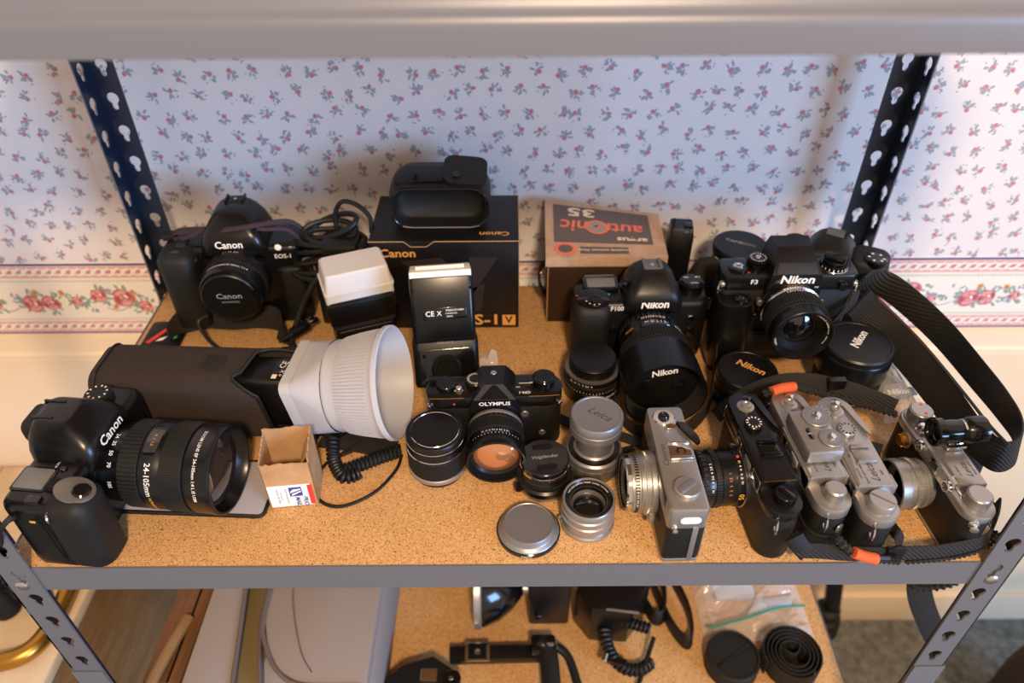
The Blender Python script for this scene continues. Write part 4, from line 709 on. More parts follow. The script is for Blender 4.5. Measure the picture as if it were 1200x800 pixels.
# ------------------------------------------------------------------ back row: large film camera with booster, back left
T = thing('film_camera', 'large black film camera with capped lens and purple strap, back left by the rear post', 'camera', (-0.325, 0.385, 0.0006), 3)
slr_shell(T, 160, 112, 56, gx=40, gd=22, gh=113, hx=6, hw=72, hh=38, gback=-4, gbot=8, hfy=2)
part('grip_lower', T, 'black_satin', MB().prism(P_(-80, -28, 80, 28, 12), 0, 10, 3)); part('side_grip', T, 'black_rubber', MB().prism(P_(50, -34, 80, -10, 9), 14, 84, 6, seg=3))
part('lettering', T, 'white_print', MB().text('Canon', 12, TR(4, -37.8, 121) @ RX(80), bold=.02), flat=True); part('lettering', T, 'white_print', MB().text('EOS-1', 8, TR(60, -28.6, 98) @ FRONT, bold=.012), flat=True)
part('sensor_window', T, 'paper_white', MB().lathe([(4.2, 0), (3.6, 1), (0, 1.6)], 20, TR(56, -28, 110) @ FRONT), label='pale oval sensor window'); part('lens_release', T, 'black_gloss', MB().cyl(6, 0, 4, .8, 20, TR(52, -28, 76) @ FRONT))
part('shutter_plate', T, 'dull_metal', MB().tube([(-60+20*cos(t), -34+14*sin(t), 105-abs(5*cos(t))) for t in [rad(-160+170*i/12) for i in range(13)]], 1.0, 6)); part('shutter_button', T, 'black_gloss', MB().lathe([(7, 0), (7, 2), (5.6, 3), (0, 2.4)], 24, TR(-60, -38, 110) @ RX(20)))
part('main_dial', T, 'black_rubber', MB().gear(9, -6, 6, 28, .9, M=TR(-56, -18, 110) @ RY(90))); part('hot_shoe', T, 'black_satin', MB().box(6, 18, 149, 22, 18, 3, .5, .4).box(-4, 18, 151.5, 2.4, 18, 2.5, .3, .2).box(16, 18, 151.5, 2.4, 18, 2.5, .3, .2)); part('shoe_contact', T, 'chrome', MB().cyl(2, 150, 151.2, .2, 12, TR(6, 18)))
LM = TR(4, -28, 76) @ FRONT
L = part('lens', T, 'black_satin', MB().lathe([(33, 0), (34, 3), (37, 6), (37, 14), (36.4, 15), (36.4, 30), (36, 31), (36, 44), (34, 47), (32, 47), (30, 44)], 64, LM)); part('focus_ring', L, 'black_rubber', MB().gear(37, 17, 28, 90, .5, M=LM)); part('red_dot', L, 'red_print', MB().ball((24, 28.5, 4), 1.7, 10, LM))
ring_text(T, 'CANON LENS EF 50mm 1:1.4', 4, 36.3, 90, 36, M=LM, par=L, flip=False); ring_text(T, '0.45  0.6  1  3', 3.2, 37.2, 90, 11, M=LM, par=L)
C_ = part('lens_cap', T, 'black_plastic', MB().lathe([(31, 46), (32, 47), (32, 51), (30.6, 52), (28.4, 52), (28, 51.2), (0, 51.2)], 56, LM)); part('lettering', C_, 'grey_print', MB().text('Canon', 10, LM @ TR(0, 3, 51.6), bold=.015, sx=1.1).text('ULTRASONIC', 3.4, LM @ TR(0, -5, 51.6)), flat=True); part('cap_clip', C_, 'black_gloss', MB().box(0, 0, 52, 4, 22, 1.2, 1, .3, LM @ TR(29, 0, 0)))
part('neck_strap', T, 'purple_strap', MB().ribbon(cr([(-78, 6, 112), (-60, -6, 122), (-40, -14, 126), (-10, -26, 134), (20, -28, 138), (50, -16, 136), (70, -4, 130), (84, 0, 112), (88, -4, 84), (90, -2, 60)], 6), (0, .8, .5), 6, 2).ribbon(cr([(-74, 0, 110), (-50, -20, 122), (-20, -18, 134), (10, -22, 140), (40, -22, 132), (66, -12, 124), (80, -10, 106), (86, -12, 80), (86, -10, 50)], 6), (0, .8, .5), 5, 2), label='dark purple woven strap'); part('strap_buckle', T, 'black_satin', MB().box(85, -8, 98, 14, 4, 18, 1, .6)); part('strap_tab', T, 'black_leather', MB().box(-77, 2, 113, 16, 12, 8, 3, 1))
T = thing('neck_strap', 'wide black leather strap curled on the board in front of the back left camera', 'strap', (0, 0, 0))
part('strap_band', T, 'felt_black', MB().ribbon(cr([(-412, 322, 14), (-398, 342, 16), (-372, 350, 17), (-340, 347, 17), (-308, 350, 17), (-284, 344, 16), (-268, 322, 15), (-262, 300, 14)], 6), [(.5, .5, .7), (.1, .6, .8), (0, .4, .9), (-.2, .4, .8), (-.6, .4, .6)], 30, 3)); part('strap_cord', T, 'cord_black', MB().tube(cr([(-360, 330, 34), (-372, 324, 28), (-356, 306, 12), (-330, 292, 4), (-312, 280, 3)], 6), 2.2, 8))
t = emit('printed_mat', MB().prism(P_(-22, -26, 26, 26, 6), 0, 2.4, .8), 'black_plastic'); t.location = (-0.424, 0.333, 0.0006); tag(t, 'small black card with red print at the left shelf edge behind the pouch', 'card')
part('red_print', t, 'red_plastic', MB().quad([(-18, -16, 2.6), (-12, -18, 2.6), (6, 14, 2.6), (10, 20, 2.6), (2, 18, 2.6)]), flat=True); part('white_print', t, 'paper_white', MB().quad([(-6, -14, 2.6), (2, -12, 2.6), (6, -4, 2.6), (-2, -8, 2.6)]).quad([(10, -2, 2.6), (14, 0, 2.6), (16, 6, 2.6), (12, 4, 2.6)]), flat=True); part('green_print', t, 'green_print', MB().quad([(14, -10, 2.6), (18, -8, 2.6), (18, -3, 2.6), (14, -5, 2.6)]), flat=True)

# cable coil and usb lead
T = thing('power_cable', 'bundle of black power cable coiled over an adapter left of the black box', 'cable', (0, 0, 0))
part('adapter', T, 'black_plastic', MB().box(-206, 378, 34, 52, 48, 68, 6, 3)); part('plug', T, 'black_plastic', MB().box(-196, 372, 96, 46, 40, 40, 8, 6))
for k in range(8):
    c = (-207+rnd.uniform(-5, 5), 360+k*4, 84+k*5.5); a = 50-k*3.0; part('cable_turn', T, 'cord_black', MB().tube([(c[0]+a*cos(t), c[1]+(26-k)*sin(t)*.7, c[2]+8*sin(t*1.0+k)+4*cos(t)) for t in [2*pi*i/36 for i in range(36)]], 3.4, 8, closed=True))
part('cable_loop', T, 'cord_black', MB().tube(cr([(-200, 386, 112), (-202, 388, 134), (-192, 388, 154), (-174, 386, 152), (-160, 384, 136), (-160, 380, 118)], 7), 2.8, 8))
T = thing('usb_cable', 'grey black lead with a silver plug lying between back left camera and flash', 'cable', (0, 0, 0))
part('lead', T, 'cord_black', MB().tube(cr([(-206, 332, 96), (-220, 330, 86), (-238, 322, 60), (-250, 312, 34), (-258, 304, 14)], 8), 3.6, 10)); part('plug_body', T, 'black_plastic', MB().box(0, 0, 0, 12, 24, 8, 2, 1, TR(-246, 308, 30) @ RZ(-40))); part('plug_shell', T, 'chrome', MB().box(0, 0, 0, 10, 13, 4.6, .6, .4, TR(-234, 322, 32) @ RZ(-40))); part('strain_relief', T, 'cord_black', MB().lathe([(3.4, 0), (2.8, 8), (2.2, 18)], 12, TR(-253, 299, 29) @ RZ(-40) @ RX(90)))
part('lead_bundle', T, 'cord_black', MB().tube([(-246+24*cos(t), 288+13*sin(t), 4+2*sin(3*t)) for t in [2*pi*i/30 for i in range(30)]], 2, 8, closed=True)); part('lead_bundle', T, 'cord_black', MB().tube([(-242+28*cos(t), 292+10*sin(t), 8+2*cos(2*t)) for t in [2*pi*i/30 for i in range(30)]], 2, 8, closed=True))

# flash with white diffuser cap
T = thing('flash_gun', 'black flash gun wearing a white plastic diffuser cap, in front of the cable coil', 'flash', (-0.171, 0.313, 0.0006), 21)
part('flash_body', T, 'black_plastic', MB().prism(rrect(68, 50, 6, 4), 0, 58, 3)); part('flash_head', T, 'black_satin', MB().prism(rrect(76, 54, 6, 4), 54, 88, 2.5)); part('hook_band', T, 'velcro', MB().prism(rrect(72, 53, 5, 4), 50, 66, .8)); part('head_rim', T, 'black_plastic', MB().prism(rrect(80, 58, 6, 4), 68, 86, 1.5)); part('foot_plate', T, 'dull_metal', MB().tube([(28+10*cos(t), -24, 14+10*sin(t)) for t in [pi*i/10 for i in range(11)]], 1.4, 6)); part('trim_line', T, 'dull_metal', MB().box(0, -25.4, 46, 60, .8, 1, .2, .1))
def wr(w, d, z, dy=0): return [(x, y+dy, z) for x, y in rrect(w, d, 4, 4)]
C_ = part('diffuser_cap', T, 'white_cap', MB().loft([wr(77, 50, 82), wr(77, 50, 98), wr(75, 48, 99), wr(72, 46, 112), wr(70, 44, 119), wr(66, 40, 121)]), label='white frosted diffuser cap'); part('cap_step', C_, 'white_cap', MB().loft([wr(78.4, 51.4, 96), wr(78.4, 51.4, 99), wr(75, 48, 100)]))

# second flash, seen from behind
T = thing('flash_gun', 'black flash gun with silver head edge leaning against the black box', 'flash', (-0.066, 0.236, 0.0085), 6); T.rotation_euler = (rad(-24), 0, rad(6))
part('flash_body', T, 'black_plastic', MB().prism(rrect(72, 34, 7, 4), 0, 56, 4)); part('control_panel', T, 'black_gloss', MB().prism(rrect(62, 42, 6, 4), 0, 2, .8, TR(0, -17, 24) @ FRONT)); part('control_dial', T, 'black_satin', MB().lathe([(17, 0), (17, 3), (15, 4.4), (12, 4.4), (11, 3), (0, 3)], 36, TR(0, -19, 22) @ FRONT)); part('panel_screw', T, 'matte_black', MB().cyl(2, 0, .8, .2, 12, TR(-24, -19, 38) @ FRONT)); part('panel_screw', T, 'matte_black', MB().cyl(2, 0, .8, .2, 12, TR(24, -19, 38) @ FRONT))
part('brand_plate', T, 'grey_print', MB().text('SPEEDLITE', 4, TR(0, -17.3, 52) @ FRONT), flat=True); part('flash_head', T, 'black_satin', MB().prism(rrect(68, 44, 5, 4), 58, 126, 2.5, TR(0, -2, 0))); part('hinge', T, 'black_plastic', MB().cyl(17, -33, 33, 2, 32, TR(0, -2, 60) @ RY(90))); part('ready_window', T, 'amber_glass', MB().prism([(-20, 6), (-10, -3), (10, -3), (20, 6), (10, 9), (-10, 9)], 0, .8, .3, TR(0, -22.4, 66) @ FRONT), label='reddish tinted window')
part('label_plate', T, 'black_gloss', MB().box(2, -24.4, 86, 46, .6, 13, 1, .2)); part('lettering', T, 'white_print', MB().text('CE', 8, TR(-14, -24.9, 86) @ FRONT).text('X', 7, TR(-4, -24.9, 86) @ FRONT).text('SPEEDLITE 430EX', 2.6, TR(13, -24.9, 89) @ FRONT).text('CANON INC.', 2.2, TR(9, -24.9, 85.6) @ FRONT).text('JAPAN', 2.2, TR(7, -24.9, 82.4) @ FRONT), flat=True)
part('head_edge', T, 'white_tube', MB().box(0, -2, 128, 66, 42, 8, 2, 1.5), label='cream white flash head edge'); part('bounce_card', T, 'paper_white', MB().box(0, -10, 133, 52, 2, 5, .3, .2)); part('pivot_dot', T, 'matte_black', MB().cyl(1.6, 0, .6, .1, 10, TR(-31, -24, 112) @ FRONT)); part('pivot_dot', T, 'matte_black', MB().cyl(1.6, 0, .6, .1, 10, TR(31, -24, 112) @ FRONT))
t = emit('plastic_sleeve', MB().loft([[(x, 0, 0), (x+rnd.uniform(-2, 2), 7, rnd.uniform(8, 16)), (x, 16, rnd.uniform(12, 22)), (x+2, 24, 2)] for x in (0, 6, 12, 18, 24)], closed=False), 'clear_plastic', flat=True); t.location = (-0.036, 0.262, 0.001); tag(t, 'scrap of clear plastic sleeve beside the leaning flash', 'plastic bag')

# ------------------------------------------------------------------ camera box and leather case
T = thing('camera_box', 'black cardboard camera box with gold lettering at the back of the shelf', 'box', (-0.0715, 0.399, 0.0006), 0)
bw, bd, bh = 86.5, 54, 126
part('box_body', T, 'box_black', MB().box(0, 0, bh/2, 2*bw, 2*bd, bh, .8, .5)); FF = TR(0, -bd-.3, 0) @ FRONT
part('gold_edge', T, 'box_edge', MB().tube([(-bw, -bd, bh-.2), (-46, -bd, bh-.2), (-38, -bd-.2, bh-7), (-20, -bd-.2, bh-7), (-11, -bd, bh-.2), (bw, -bd, bh-.2), (bw, bd, bh-.2)], .55, 6), label='worn tan edge'); part('side_edge', T, 'box_edge', MB().tube([(bw, -bd, 0), (bw, -bd, bh)], .4, 6))
part('lettering', T, 'gold_print', MB().text('Canon', 15, FF @ TR(-54, bh-16, 0), bold=.025, sx=1.05).text('EOS-1', 22, FF @ TR(30, 12, 0), bold=.02, sx=1.2), flat=True); part('letter_panel', T, 'gold_print', MB().quad([(66, 4, 0), (82, 4, 0), (82, 20, 0), (66, 20, 0)], FF), flat=True); part('panel_letter', T, 'box_black', MB().text('V', 15, FF @ TR(74, 12, .15), bold=.02), flat=True)
part('lettering', T, 'gold_print', MB().text('Canon', 12, TR(58, -38, bh+.25) @ RZ(180), bold=.02, sx=1.1), flat=True); part('gold_mark', T, 'gold_print', MB().quad([(-70, 36, bh+.25), (-62, 36, bh+.25), (-62, 46, bh+.25), (-70, 46, bh+.25)]), flat=True)
part('cover_print', T, 'box_charcoal', MB().quad([(-52, 100, 0), (-4, 104, 0), (14, 76, 0), (4, 40, 0), (-10, 58, 0)], FF).quad([(28, 104, 0), (62, 104, 0), (36, 60, 0), (16, 30, 0), (10, 46, 0), (30, 78, 0)], FF).quad([(30, 60, 0), (46, 68, 0), (40, 28, 0), (32, 24, 0)], FF), flat=True)
T = thing('leather_case', 'soft black leather camera case with snap flap lying on the black box', 'case', (-0.076, 0.404, 0.1274), 0)
def cs(y, w, h, z0, r=22): return [(x, y, z0+h/2+z) for x, z in rrect(w, h, r, 6)]
part('case_shell', T, 'black_leather', MB().loft([cs(26, 92, 44, 6), cs(22, 108, 56, 2), cs(6, 116, 60, 0), cs(-20, 117, 58, 0), cs(-32, 115, 54, 0), cs(-32, 106, 46, 4, 18), cs(-18, 100, 42, 6, 16), cs(-14, 90, 36, 8, 14)]), ang=60); part('stitched_edge', T, 'black_gloss', MB().tube([(x, -32.6, 27+z) for x, z in rrect(111, 50, 20, 6)], 1.5, 8, closed=True)); part('zip_teeth', T, 'dull_metal', MB().tube([(x, -33.6, 2.4+max(0, (abs(x)-36)*.25)) for x in range(-44, 47, 6)], .7, 6), label='metal zip')
part('snap_flap', T, 'black_leather', MB().loft([[(x, y, z) for x, y in rrect(50, 52, 12, 5)] for z in (0, 2.6, 3)], TR(30, -4, 58.4) @ RX(10) @ RY(6)), ang=60); part('snap', T, 'black_gloss', MB().lathe([(5, 0), (5, 2), (4, 3.4), (0, 3.8)], 24, TR(20, -16, 60) @ RX(10))); part('belt_band', T, 'black_leather', MB().ribbon([(-50, -18, 55.5), (-25, -18, 59), (5, -18, 60)], (0, 1, .2), 16, 2)); part('band_notch', T, 'matte_black', MB().box(-26, -20, 60.4, 3, 12, 1.2, .3, .2))

# ------------------------------------------------------------------ brown case with printed lid
T = thing('camera_carton', 'brown stitched box with a tan printed lid, salmon lettering upside down', 'box', (0.1185, 0.406, 0.0006), 0)
part('case_body', T, 'case_brown', MB().box(0, 0, 42, 138, 100, 84, 3, 1)); part('stitched_edge', T, 'stitch_tan', MB().tube([(-68.6, -50, 2), (-68.6, -50, 84)], .9, 6)); part('stitched_edge', T, 'stitch_tan', MB().tube([(-68, -50.4, 83.4), (68, -50.4, 83.4)], .8, 6))
LC = [Vector((-72, -53, 98)), Vector((72, -53, 98)), Vector((75, 44, 99)), Vector((-69, 66, 110))]
def lp(x, y, dz=0):
    u, v = (x+70)/140, (y+52)/104; p = LC[0].lerp(LC[1], u).lerp(LC[3].lerp(LC[2], u), v); return Vector((p.x, p.y, p.z+dz))
n = 8; V = [lp(-70+140*i/n, -52+104*j/n) for i in range(n+1) for j in range(n+1)]; F = [(i*(n+1)+j, (i+1)*(n+1)+j, (i+1)*(n+1)+j+1, i*(n+1)+j+1) for i in range(n) for j in range(n)]
rim = [(i, 0) for i in range(n)]+[(n, j) for j in range(n)]+[(i, n) for i in range(n, 0, -1)]+[(0, j) for j in range(n, 0, -1)]; m0 = len(V)
V += [V[i*(n+1)+j]-Vector((0, 0, 13)) for i, j in rim]; F += [(rim[k][0]*(n+1)+rim[k][1], m0+k, m0+(k+1) % len(rim), rim[(k+1) % len(rim)][0]*(n+1)+rim[(k+1) % len(rim)][1]) for k in range(len(rim))]; F.append(tuple(reversed(range(m0, m0+len(rim)))))
part('lid', T, 'lid_tan', MB().add(V, F), ang=30)
def onlid(mb, dz):
    for i, p in enumerate(mb.v): mb.v[i] = lp(p.x, p.y, dz)
    return mb
def sub(q, n=8):
    (a, b, c, d) = [Vector(p+(0,)) for p in q]; V = []; F = []
    for i in range(n+1):
        for j in range(n+1): V.append((a.lerp(b, i/n)).lerp(d.lerp(c, i/n), j/n))
    for i in range(n):
        for j in range(n): k = i*(n+1)+j; F.append((k, k+n+1, k+n+2, k+1))
    return MB().add(V, F)
part('lid_panel', T, 'lid_grey', onlid(sub([(-60, -26), (56, -26), (56, 44), (-60, 44)]), .3), flat=True); U = RZ(180)
def lt(t, s, x, y, m, z=.7, **k): part('lettering', T, m, onlid(MB().text(t, s, TR(x, y, 0) @ U, **k), z), flat=True)
lt('autronic', 30, -2, 6, 'lid_salmon', bold=.02, shear=.12, sx=.98); lt('35', 22, -26, 33, 'lid_cream', bold=.03, sx=1.6); lt('argus', 13, 32, -17, 'lid_cream', bold=.03, sx=1.3)
part('lens_ring', T, 'lid_salmon', onlid(MB().lathe([(14, 0), (10.5, 0)], 32, TR(-8, 5, 0), cap=(False, False)), .9), flat=True); part('lens_ring', T, 'grey_print', onlid(MB().lathe([(10.4, 0), (4, 0)], 32, TR(-8, 5, 0), cap=(False, False)), 1.0), flat=True)
part('text_bar', T, 'lid_grey', onlid(sub([(-30, -46), (26, -46), (26, -33), (-30, -33)]), .3), flat=True); lt('completely automatic 35mm', 5.2, -2, -39.5, 'lid_cream', bold=.02)
sn = []
for i in range(24): a = 2*pi*i/24; r = 15 if i % 2 else 11; sn.append((r*cos(a)-47, r*.85*sin(a)-38, 0))
part('sun_print', T, 'lid_salmon', onlid(MB().quad(sn), .8), flat=True); part('sun_disc', T, 'lid_grey', onlid(MB().quad([(8.6*cos(2*pi*i/20)-47, 7*sin(2*pi*i/20)-38, 0) for i in range(20)]), 1.1), flat=True)
part('strap_loop', T, 'case_brown', MB().ribbon(cr([(-69, -20, 70), (-76, -22, 64), (-78, -22, 46), (-74, -20, 28), (-69, -18, 20)], 5), (0, 1, 0), 14, 3)); part('strap_stud', T, 'brass', MB().lathe([(4, 0), (4, 1), (2, 3), (0, 3.4)], 16, TR(-76, -26, 58) @ RY(-90))); part('strap_stud', T, 'brass', MB().lathe([(4, 0), (3, 3), (0, 4)], 16, TR(70, -46, 78) @ RY(90)))

# ------------------------------------------------------------------ autofocus film camera with hooded lens
T = thing('film_camera', 'black autofocus film camera with deep lens hood, in front of the brown box', 'camera', (0.1525, 0.306, 0.0006), 2)
slr_shell(T, 154, 82, 46, gx=40, gd=14, gh=86, hx=11, hw=62, hh=32, mb='black_plastic', gback=4, hfy=1)
part('display_frame', T, 'black_gloss', MB().box(-44, 12, 85.5, 40, 24, 5, 3, 1)); part('top_display', T, 'grey_lcd', MB().box(-44, 11, 88.2, 32, 17, 1, 1.5, .3), label='grey status display'); part('display_ledge', T, 'dull_metal', MB().box(-44, 24.6, 88, 34, 1.6, 2.4, .6, .4))
part('shutter_dish', T, 'black_gloss', MB().prism([(x*1.25, y) for x, y in circ(15, 32)], 0, 4, 1.5, TR(-56, -18, 84.6) @ RX(14))); part('shutter_button', T, 'black_satin', MB().lathe([(9, 0), (9, 2), (7.4, 3), (5, 3), (4.6, 4.4), (0, 4)], 28, TR(-55, -24, 87.4) @ RX(14)))
part('lettering', T, 'white_print', MB().text('F100', 8.5, TR(-29, -24, 76) @ FRONT, bold=.02, sx=.9), flat=True); part('lettering', T, 'white_print', MB().text('MODE', 3, TR(-64, -9, 90.6)).text('+/-', 3.6, TR(-48, -8, 90.8)).ticks(10.5, 91, 200, 290, 4, 1.4, 2, TR(-55, -24, 0), mode='face'), flat=True); part('red_mark', T, 'red_print', MB().box(-73, -14, 89, 5, 1.4, .5, .1, .1)); part('green_mark', T, 'green_print', MB().cyl(1.1, 89.4, 90, .1, 10, TR(-38, -14)))
part('lettering', T, 'white_print', MB().text('Nikon', 12.5, TR(11, -31.4, 86) @ RX(78), bold=.03, shear=.15), flat=True); part('hot_shoe', T, 'dull_metal', MB().box(11, 6, 114.2, 20, 18, 2, .4, .3).box(2, 6, 116, 3.4, 18, 2.6, .3, .2).box(20, 6, 116, 3.4, 18, 2.6, .3, .2)); part('shoe_contact', T, 'chrome', MB().cyl(2.2, 115, 116, .2, 12, TR(11, 4)))
part('prism_knob', T, 'black_gloss', MB().gear(6, 0, 5, 24, .5, M=TR(-19, -6, 98) @ RY(-70))); part('mode_dial', T, 'black_gloss', MB().gear(14, 82, 92, 44, .6, M=TR(59, 4)).lathe([(13, 92), (11, 94), (0, 94)], 32, TR(59, 4))); part('dial_marks', T, 'white_print', MB().text('ISO', 4, TR(53, 8, 94.3)).text('QUAL', 3.4, TR(60, -3, 94.3)).text('BKT', 3.6, TR(66, 8, 94.3)), flat=True); part('sync_socket', T, 'chrome', MB().cyl(4, 0, 2, .5, 18, TR(56, -23, 60) @ FRONT)); part('focus_button', T, 'black_gloss', MB().lathe([(6, 0), (6, 2), (0, 4)], 24, TR(58, -23, 40) @ FRONT)); part('preview_button', T, 'black_gloss', MB().lathe([(5, 0), (5, 2), (0, 3)], 20, TR(-31, -23, 46) @ FRONT)); lug(T, 79, 4, 70, RZ(-8))
LM = TR(8, -23, 44.5) @ FRONT @ Matrix.Diagonal((1, 1, 1.32, 1))
L = part('lens', T, 'black_satin', MB().lathe([(33, 0), (33, 6), (34, 8), (34, 16), (36, 18), (36, 28), (37, 30), (37, 43), (36, 45), (40.6, 47), (42, 58), (43.2, 84), (41.6, 84), (40.4, 68), (36, 67), (33, 66)], 72, LM, cap=(True, False)))
part('focus_ring', L, 'black_rubber', MB().gear(38.2, 30.6, 42.4, 76, 1.0, M=LM)); part('aperture_ring', L, 'black_rubber', MB().gear(34.8, 8, 13, 36, .9, M=LM)); part('hood_lining', L, 'felt_black', MB().lathe([(41.5, 83.6), (40.2, 68), (35, 66.6)], 64, LM, cap=(False, False)))
C_ = part('lens_cap', L, 'black_plastic', MB().lathe([(38, 66), (38, 69), (36, 70), (0, 70)], 56, LM)); part('lettering', C_, 'white_print', MB().text('Nikon', 11, LM @ TR(0, 17, 70.4) @ RZ(12), bold=.03, shear=.15), flat=True); part('cap_clip', C_, 'black_gloss', MB().box(17, 0, 70.4, 14, 12, 1.4, 2, .4, LM)); part('cap_clip', C_, 'black_gloss', MB().box(-17, 0, 70.4, 14, 12, 1.4, 2, .4, LM))
part('distance_window', L, 'dark_glass', MB().loft([[(r*cos(rad(a)), r*sin(rad(a)), z) for a in range(66, 118, 6)] for r, z in ((35.6, 19), (36.4, 19.6), (36.4, 26.6), (35.6, 27))], LM, cap=(False, False), closed=False)); ring_text(T, '22 16 11 8 5.6 4 2.8', 3.4, 34.2, 90, 14.4, M=LM, par=L); ring_text(T, 'ft  5  7  10  oo', 4, 36.6, 90, 23, M=LM, par=L); ring_text(T, 'NIKON', 3.4, 36.2, 140, 23, 'gold_print', M=LM, par=L); ring_text(T, 'AF NIKKOR', 3.2, 36.2, 40, 23, M=LM, par=L)
T = world_strap('camera_strap', 'narrow black strap curling on the board around the hooded lens', [(232, 300, 72), (238, 282, 60), (236, 252, 26), (230, 222, 12), (216, 188, 9), (192, 162, 9), (162, 152, 9), (134, 162, 9), (120, 188, 9), (118, 206, 9)], (.05, .3, 1), 14, 1.8, 'webbing')
T = world_strap('camera_strap', 'thin black strap end lying behind the tall silver lens', [(44, 190, 5), (62, 178, 5), (84, 164, 5), (112, 158, 5), (150, 140, 4)], (0, 1, .3), 11, 2.2, 'webbing')
T = world_strap('camera_strap', 'short ribbed strap tip lying right of the low black lens', [(42, 142, 3), (66, 136, 3), (96, 132, 3), (132, 140, 3)], (0, 1, .2), 6, 2.4, 'webbing')
# lens with rear cap
T = thing('camera_lens', 'upright autofocus lens with plain black rear cap, left of the deep lens hood', 'lens', (0.095, 0.2330, 0.0006), 0, 'loose lenses standing on the shelf')
part('barrel', T, 'black_satin', MB().lathe([(28, 0), (31, 1), (31.4, 4), (31.4, 16), (30.6, 17), (30.6, 30), (29, 33), (26, 34)], 60)); part('aperture_ring', T, 'black_rubber', MB().gear(31.8, 22, 27, 40, .8)); part('mount_ring', T, 'dull_metal', MB().lathe([(30, 32.4), (30.2, 34), (26, 34.6)], 56, cap=(False, False)))
part('rear_cap', T, 'black_plastic', MB().gear(26, 34, 46, 90, .5).lathe([(25.6, 46), (24.6, 48), (0, 48)], 56)); part('white_scale', T, 'white_print', MB().arctext('22  16  11  8  5.6  4', 3.4, 30.8, 240, None, 'side', True, 30).arctext('AF NIKKOR 50mm', 4, 31.6, 310, None, 'side', True, 12).ticks(30.8, 19.5, 200, 330, 20, .5, 1.6), flat=True); part('orange_scale', T, 'orange_print', MB().arctext('16   11', 3.4, 31.6, 255, None, 'side', True, 12), flat=True); part('gold_scale', T, 'gold_print', MB().ticks(31.6, 3.6, 210, 330, 16, .9, 2.4), flat=True)

# ------------------------------------------------------------------ manual film camera with motor drive
T = thing('film_camera', 'black manual film camera with hand grip and angular prism, back right', 'camera', (0.312, 0.303, 0.0006), 0)
part('motor_base', T, 'black_plastic', MB().prism(rrect(146, 42, 8, 4), 0, 42, 4)); part('motor_panel', T, 'black_leather', MB().box(-16, -21.4, 26, 40, 1.2, 24, 2, .4))
G = part('hand_grip', T, 'black_satin', MB().loft([[(x, y, z) for x, y in P_(-78, -44, -40, -4, 12, 5)] for z in (0, 3)]+[[(x, y, z) for x, y in P_(-80, -47, -40, 2, 13, 5)] for z in (10, 70)]+[[(x, y, z) for x, y in P_(-78, -42, -42, 0, 12, 5)] for z in (88, 92)]), ang=60); part('grip_button', G, 'black_gloss', MB().lathe([(9, 0), (9, 3), (7, 4), (5, 4), (4, 6), (0, 6.4)], 26, TR(-53, -26, 91)))
part('body_cover', T, 'black_leather', MB().prism(rrect(148, 36, 8, 4), 42, 98, .5)); part('top_plate', T, 'black_paint', MB().prism(rrect(149, 37, 9, 4), 97, 117, 2)); part('red_dot', T, 'red_print', MB().box(-26, -18.8, 104, 2, .6, 5, .3, .1)); part('lettering', T, 'white_print', MB().text('F3', 8, TR(-40, -18.9, 109) @ FRONT, bold=.02, sx=1.1), flat=True)
part('prism_housing', T, 'black_paint', MB().loft([[(-28, -26, 94), (32, -26, 94), (32, 16, 94), (-28, 16, 94)], [(-27, -27, 112), (31, -27, 112), (31, 18, 116), (-27, 18, 116)], [(-25, -26, 123), (29, -26, 123), (29, 20, 126), (-25, 20, 126)], [(-20, -16, 134), (24, -16, 134), (27, 20, 137), (-23, 20, 137)], [(-17, 0, 143), (21, 0, 143), (23, 21, 144), (-19, 21, 144)]]), ang=20); part('prism_front', T, 'black_leather', MB().prism([(-21, 0), (25, 0), (22, 13), (-18, 13)], 0, .8, .3, TR(0, -25.8, 123.6) @ RX(47)))
part('lettering', T, 'white_print', MB().text('Nikon', 13.5, TR(3, -27.2, 117.4) @ RX(87), bold=.03, shear=.1, sx=1.1), flat=True); part('lettering', T, 'white_print', MB().text('HP', 4, TR(26, -26.8, 108) @ FRONT), flat=True)
part('shutter_button', T, 'chrome', MB().lathe([(6, 119), (6, 121), (5, 122), (2.6, 122), (2, 121), (0, 121)], 24, TR(-56, -4))); part('advance_collar', T, 'black_gloss', MB().gear(11, 116, 120, 40, .5, M=TR(-56, -4)).lathe([(10, 120), (9, 121)], 30, TR(-56, -4))); part('speed_dial', T, 'black_gloss', MB().gear(11.5, 116, 127, 44, .6, M=TR(-34, 2)).cyl(10, 127, 128, .4, 28, TR(-34, 2))); part('dial_marks', T, 'white_print', MB().ticks(8, 128.2, 0, 340, 18, .8, 2, TR(-34, 2), mode='face'), flat=True); part('dial_lock', T, 'chrome', MB().lathe([(3.4, 128), (3, 129.4), (0, 129.6)], 18, TR(-34, 2))); part('red_dot', T, 'red_print', MB().cyl(1.3, 117, 117.5, .1, 10, TR(-46, -12)))
part('rewind_dial', T, 'black_gloss', MB().gear(15, 116, 123, 50, .5, M=TR(50, 0)).cyl(12, 123, 126, .6, 30, TR(50, 0))); part('dial_rim', T, 'chrome', MB().lathe([(15.2, 116.4), (15.8, 117), (15.2, 117.8)], 40, TR(50, 0), cap=(False, False))); part('rewind_crank', T, 'black_satin', MB().box(50, 0, 129, 24, 9, 5, 3, 1, TR(50, 0, 0) @ RZ(-25) @ TR(-50, 0, 0))); part('dial_marks', T, 'white_print', MB().ticks(15.1, 120, 200, 340, 9, 1, 2.4, TR(50, 0)), flat=True)
